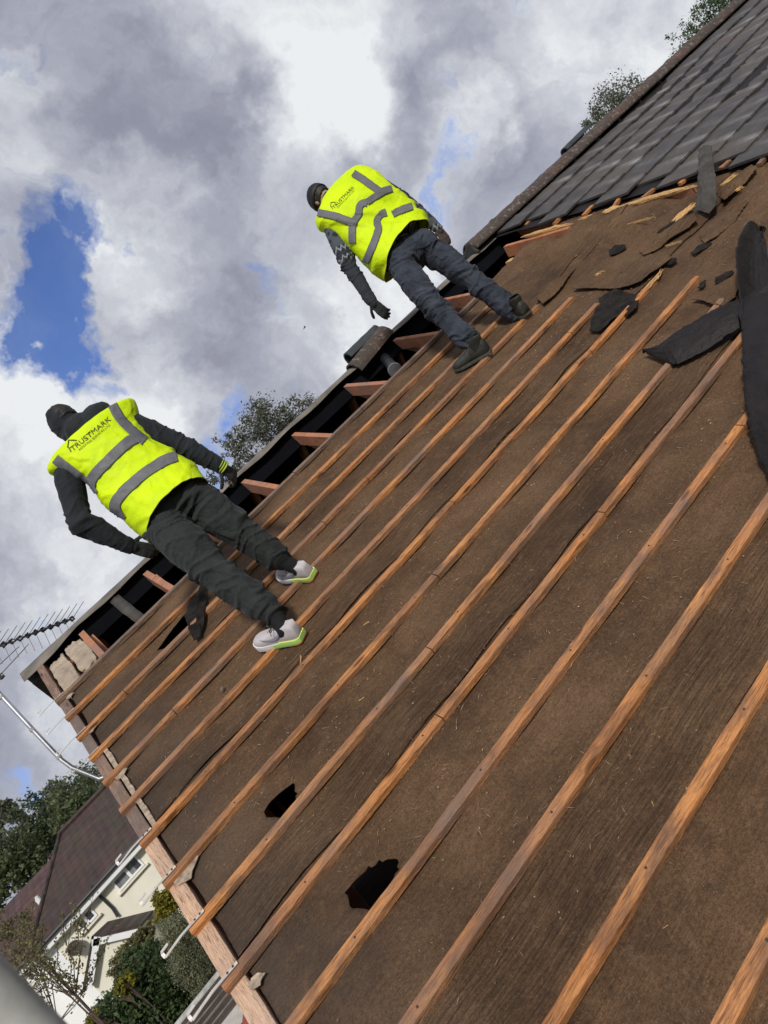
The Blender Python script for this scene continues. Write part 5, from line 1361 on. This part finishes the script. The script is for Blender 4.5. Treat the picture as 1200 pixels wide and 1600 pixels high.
    for s_ in 'LR':
        bd_.chain([chest, j['sh'+s_], j['el'+s_], j['wr'+s_]], [.07, .046, .036, .025]); bd_.chain([pel, j['hip'+s_], j['kn'+s_], j['an'+s_]], [.09, .078, .050, .034])
        hnd = P['hand'+s_]; hand(bd_, j['wr'+s_], hnd[0], hnd[1], hnd[2], .92, hnd[3], .0085)
        bd_.capsule(j['an'+s_], P['shoe'+s_][0].lerp(P['shoe'+s_][1], .35)+RN*.06, .034, .028); bd_.capsule(P['shoe'+s_][0].lerp(P['shoe'+s_][1], .2)+RN*.055, P['shoe'+s_][0].lerp(P['shoe'+s_][1], .75)+RN*.045, .030, .022)
    bb = bake(bd_, .0055, 2); link('body', bb, M['skin'], root, smooth=True)
    for s2_ in (-1, 1):
        mb = MB(); e_ = hd+sd_*.031*s2_+look*.083+upv*.012; mb.ellipsoid(e_, sd_*.012, look*.008, upv*.008); link('eye', mb, M['upvc'], root, smooth=True)
    # hair and hat
    mb = MB(); mb.ellipsoid(hd-look*.012+upv*.012, sd_*.084, look*.100, upv*.112); hb = bake(mb, .008, 2, lambda p, n: .004*fbm(p.x*30, p.y*30, p.z*30)-(.03 if (p-hd).dot(look) > .045 and (p-hd).dot(upv) < .05 else 0)-(.02 if (p-hd).dot(upv) < -.05 else 0)); link('hair', hb, M['hair'], root, smooth=True)
    if P.get('hat'):
        mb = MB(); mb.ellipsoid(hd-look*.008+upv*.040, sd_*.094, look*.112, upv*.096); hb = bake(mb, .008, 2, lambda p, n: .002*math.sin(p.dot(upv)*500)-(.05 if (p-hd).dot(upv) < .0 else 0)); link('beanie', hb, M['jacket'], root, smooth=True)
        mb = MB(); mb.loft([[hd-look*.006+upv*hh+(sd_*math.cos(k*math.pi/16)*.098+look*math.sin(k*math.pi/16)*.114)*ww for k in range(32)] for hh, ww in ((.002, .95), (.004, 1.0), (.040, 1.0), (.044, .93))]); link('hat_brim', mb, M['hair'], root, smooth=True)
    # gloves
    for s_ in 'LR':
        g_ = MB(); hnd = P['hand'+s_]; hand(g_, j['wr'+s_], hnd[0], hnd[1], hnd[2], 1.04, hnd[3], .0105)
        g_.capsule(j['wr'+s_]-hnd[0].normalized()*.03, j['wr'+s_]+hnd[0].normalized()*.03, .036, .034)
        link('glove', bake(g_, .0055, 1, lambda p, n: .0012*fbm(p.x*50, p.y*50, p.z*50)), P['glove'+s_], root, smooth=True)
    if P.get('cuff'):
        w = j['wrR']; d = P['handR'][0].normalized(); a_ = d.orthogonal().normalized(); b_ = d.cross(a_); mb = MB()
        for o_ in (-.012, .004, .02): mb.tube([w+d*(o_+.012)+(a_*math.cos(k*math.pi/10)+b_*math.sin(k*math.pi/10))*.041 for k in range(21)], .0058, 8, caps=False)
        link('glove_cuff', mb, M['cuff'], root, smooth=True)
    # socks and shoes
    for s_ in 'LR':
        he, to, up = P['shoe'+s_]; an = he.lerp(to, .24)+up*.085
        mb = MB(); mb.chain([j['an'+s_], an, he.lerp(to, .3)+up*.05], [.043, .042, .038]); link('sock', bake(mb, .008, 1, lambda p, n: .0012*math.sin(p.z*900)), M['sock'], root, smooth=True)
        so_, x_, y_, up_, L_ = shoe(root, he, to, up, P['shoe_mat'], P['sole'], P['kind'])
        if P['kind'] == 'trainer':
            # curved flash on each side of the trainer
            for sg in (-1, 1):
                mb = MB(); rows = []
                for i in range(13):
                    t = i/12; xx = .30+.42*t; hh = .052-.040*math.sin(math.pi*min(1, t*1.25))*.55+.020*t*0 ; wd = .0065*math.sin(math.pi*(.12+.88*t)**.6)+.0006
                    hh = .060-.028*(1-t)**0*math.sin(math.pi*t*.62)+.0*t if t < .99 else .052
                    hh = .078-.05*math.sin(math.pi*.5*(1-t))**.7 if False else (.036+.030*(1-t)**2*(-.2)+.026*(t-.55)**2*4)
                    for_w = .0415+.006*sstep(.45, .75, xx)
                    c = he+x_*(L_*xx)+y_*(sg*(for_w+.0025))+up_*(.026+hh)
                    rows.append([c+up_*wd-y_*sg*wd*.45, c-up_*wd+y_*sg*.0008])
                mb.grid(rows); link('side_flash', mb, M['logo'], so_, solid=.0015)
    return root

def fold1(t, th, p):
    s = math.sin(th); d = .014*fbm(p.x*4, p.z*4+p.x*3, 1.0)+.006*fbm(p.x*12, p.z*8, 4.0)
    # gathered creases running in from the right armpit and along the hem
    q = (p.x*.8+p.z*1.0); d += .007*max(0, 1-5*abs(nz(q*7, (p.x-p.z)*1.4, 2)))*sstep(.3, .5, t)+.005*max(0, 1-6*abs(nz(p.x*6+p.z*3, p.z*9-p.x*4, 7)))
    return d
neon = simple('neon_green_foam', (.50, .86, .20), .6, .12, 14, .1, 60); whitef = simple('white_foam', (.72, .72, .74), .6, .06, 14, .1, 60); redr = simple('red_rubber', (.55, .10, .05), .6, .15, 14, .1, 60)
yl = simple('lemon_foam', (.80, .86, .25), .6, .1, 14, .1, 60)
j1 = dict(head=J(103, 660, -1.04), neck=J(137, 678, -1.13), shL=J(103, 722, -1.17), elL=J(124, 815, -1.14), wrL=J(200, 853, -1.06), shR=J(196, 662, -1.17), elR=J(272, 690, -1.14), wrR=J(342, 727, -1.10),
          hipL=J(247, 812, -1.25), hipR=J(292, 772, -1.23), knL=J(338, 896, -1.36), anL=J(427, 957, -1.43), knR=J(378, 833, -1.20), anR=J(440, 876, -1.15))
h1 = onroof(477, 990, .035); t1 = onroof(404, 1013, .03); h2 = onroof(452, 912, .04); t2 = onroof(490, 884, .04)
h1 = rl(1.178, -1.785, .006); t1 = rl(1.015, -1.525, .03); h2 = rl(1.53, -1.405, .008); t2 = rl(1.44, -1.13, .03)
P1 = dict(base=rl(1.3, -1.5, 0), label='worker in dark hooded jacket, yellow vest and pale trainers walking nearest the verge', j=j1, waist=J(228, 758, -1.22), look=V((-.25, .9, -.35)),
          rings=[((118, 694), (170, 650), -1.12, .085, .0), ((97, 712), (186, 640), -1.13, .11, .0), ((73, 737), (210, 628), -1.16, .135), ((100, 744), (222, 662), -1.17, .145), ((131, 752), (240, 688), -1.18, .15), ((160, 782), (272, 708), -1.19, .15), ((190, 812), (302, 728), -1.20, .18), ((231, 846), (324, 756), -1.22, .20, .05)],
          fold=fold1, tapes=[('v', [(87, 717), (106, 731), (132, 751), (148, 772)], 15), ('v', [(176, 634), (188, 655), (206, 674), (226, 690)], 15), ('h', [(142, 766), (146, 746), (172, 718), (200, 692), (216, 684)], 17),
                                   ('h', [(191, 812), (181, 795), (186, 778), (220, 745), (255, 722), (276, 714)], 17)],
          text=((114, 706), (174, 657)), arm_r=[.084, .082, .070, .065, .050], top_name='jacket', top_mat=M['jacket'], hood=.108, leg_r=[.118, .124, .100, .095, .090, .064], leg_mat=M['trouser'],
          handL=(J(240, 862, -1.02)-J(200, 853, -1.06), V((.3, 1, 0)), .45, 1), handR=(J(380, 752, -1.02)-J(342, 727, -1.10), V((0, .8, -.6)), .95, -1), gloveL=M['glove'], gloveR=M['glove'], cuff=True,
          shoeL=(h1, t1, RN), shoeR=(h2, t2, (RN+RU*-.15).normalized()), shoe_mat=M['shoe_up'], kind='trainer',
          sole=[(0, .55, .004, .030, neon, 1.13, 'midsole'), (.55, 1, .004, .026, whitef, 1.10, 'midsole'), (0, .42, .030, .036, yl, 1.10, 'midsole_line'), (.42, 1, .026, .032, whitef, 1.07, 'midsole_line'), (0, .22, -.004, .004, redr, 1.10, 'outsole'), (.22, 1, -.003, .004, whitef, 1.05, 'outsole')])
person('a', P1)

def fold2(t, th, p):
    d = .011*fbm(p.x*5, p.z*4, 1.0)+.004*fbm(p.x*15, p.z*10, 4.0)
    # deep diagonal crease from right shoulder to left hem
    q = p.z*.9+p.x*1.15; d += (.026*nz(q*6.0, p.x*1.2, 3)+.022*max(0, 1-4*abs(nz(q*5, p.x*1.5, 8))))*sstep(.2, .55, t)+.006*max(0, 1-6*abs(nz(p.x*7, p.z*8, 1)))
    return d
j2 = dict(head=J(503, 311, -.42), neck=J(524, 314, -.50), shL=J(515, 346, -.56), elL=J(547, 418, -.52), wrL=J(580, 470, -.50), shR=J(588, 288, -.58), elR=J(640, 320, -.52), wrR=J(684, 357, -.50),
          hipL=J(622, 408, -.72), hipR=J(660, 382, -.70), knL=J(680, 482, -.76), anL=J(741, 541, -.80), knR=J(739, 437, -.72), anR=J(808, 490, -.76))
q1 = rl(3.69, -1.01, .03); q2 = rl(3.50, -.775, .012); q3 = rl(4.13, -1.03, .03); q4 = rl(4.20, -.74, .012)
P2 = dict(base=rl(3.9, -.95, 0), label='worker in patterned navy sweater, yellow vest and black boots bending further up the roof', j=j2, waist=J(610, 378, -.68), look=V((-.10, .9, -.45)),
          rings=[((508, 310), (548, 272), -.52, .085), ((501, 322), (566, 264), -.53, .11), ((495, 348), (590, 274), -.56, .135), ((510, 358), (608, 292), -.58, .15), ((535, 374), (622, 305), -.60, .155), ((558, 392), (640, 322), -.62, .155), ((578, 410), (655, 340), -.66, .175), ((601, 428), (670, 357), -.68, .19, .07)],
          fold=fold2, tapes=[('v', [(498, 333), (518, 337), (538, 343), (554, 350)], 11), ('v', [(552, 272), (566, 281), (580, 291), (594, 301)], 11), ('h', [(552, 380), (551, 366), (552, 350), (560, 336), (562, 324), (568, 318), (574, 319)], 11), ('h', [(573, 317), (585, 309), (599, 300), (612, 296)], 11),
                                   ('h', [(572, 410), (580, 392), (587, 375), (592, 358), (589, 347), (594, 337), (604, 333)], 11), ('h', [(613, 336), (628, 329), (644, 323)], 11)],
          text=((522, 327), (554, 294)), arm_r=[.080, .077, .063, .056, .045], top_name='sweater', top_mat=mat_sweater(j2['shL'], j2['elL']), hat=True, tapeoff=.011, tscale=.82, leg_r=[.108, .108, .086, .082, .082, .060], leg_mat=M['denim'], foldf=16,
          handL=(J(600, 489, -.48)-J(580, 470, -.50), V((.6, .5, .3)), .50, -1), handR=(J(702, 382, -.48)-J(684, 357, -.50), V((0, .8, -.3)), .55, -1), gloveL=M['glove'], gloveR=M['glove_brown'],
          shoeL=(q1, q2, (RN+RV*.1).normalized()), shoeR=(q3, q4, (RN*.9+RV*.1).normalized()), shoe_mat=M['shoe_black'], kind='boot',
          sole=[(0, 1, -.002, .020, M['rubber'], 1.16, 'sole'), (0, .3, -.008, -.002, M['plastic_black'], 1.10, 'heel')])
person('b', P2)
# bird far off
bp = empty('bird', atY(476, 512, 40), 'tiny dark bird far off in the grey cloud left of the far worker', 'bird'); c = atY(476, 512, 40)
mb = MB(); mb.tube([c-V((.12, 0, .0)), c-V((.05, 0, 0)), c+V((.05, 0, .01)), c+V((.10, 0, .015)), c+V((.14, 0, .01))], [.006, .035, .04, .028, .006], 8); link('body', mb, M['hair'], bp, smooth=True)
for sg in (-1, 1):
    mb = MB(); mb.add([c+V((-.03, 0, .01)), c+V((.05, 0, .01)), c+V((.02, sg*.18, .07)), c+V((-.06, sg*.32, .03)), c+V((-.04, sg*.15, .05))], [(0, 1, 2, 4), (4, 2, 3)]); link('wing', mb, M['hair'], bp, solid=.006)
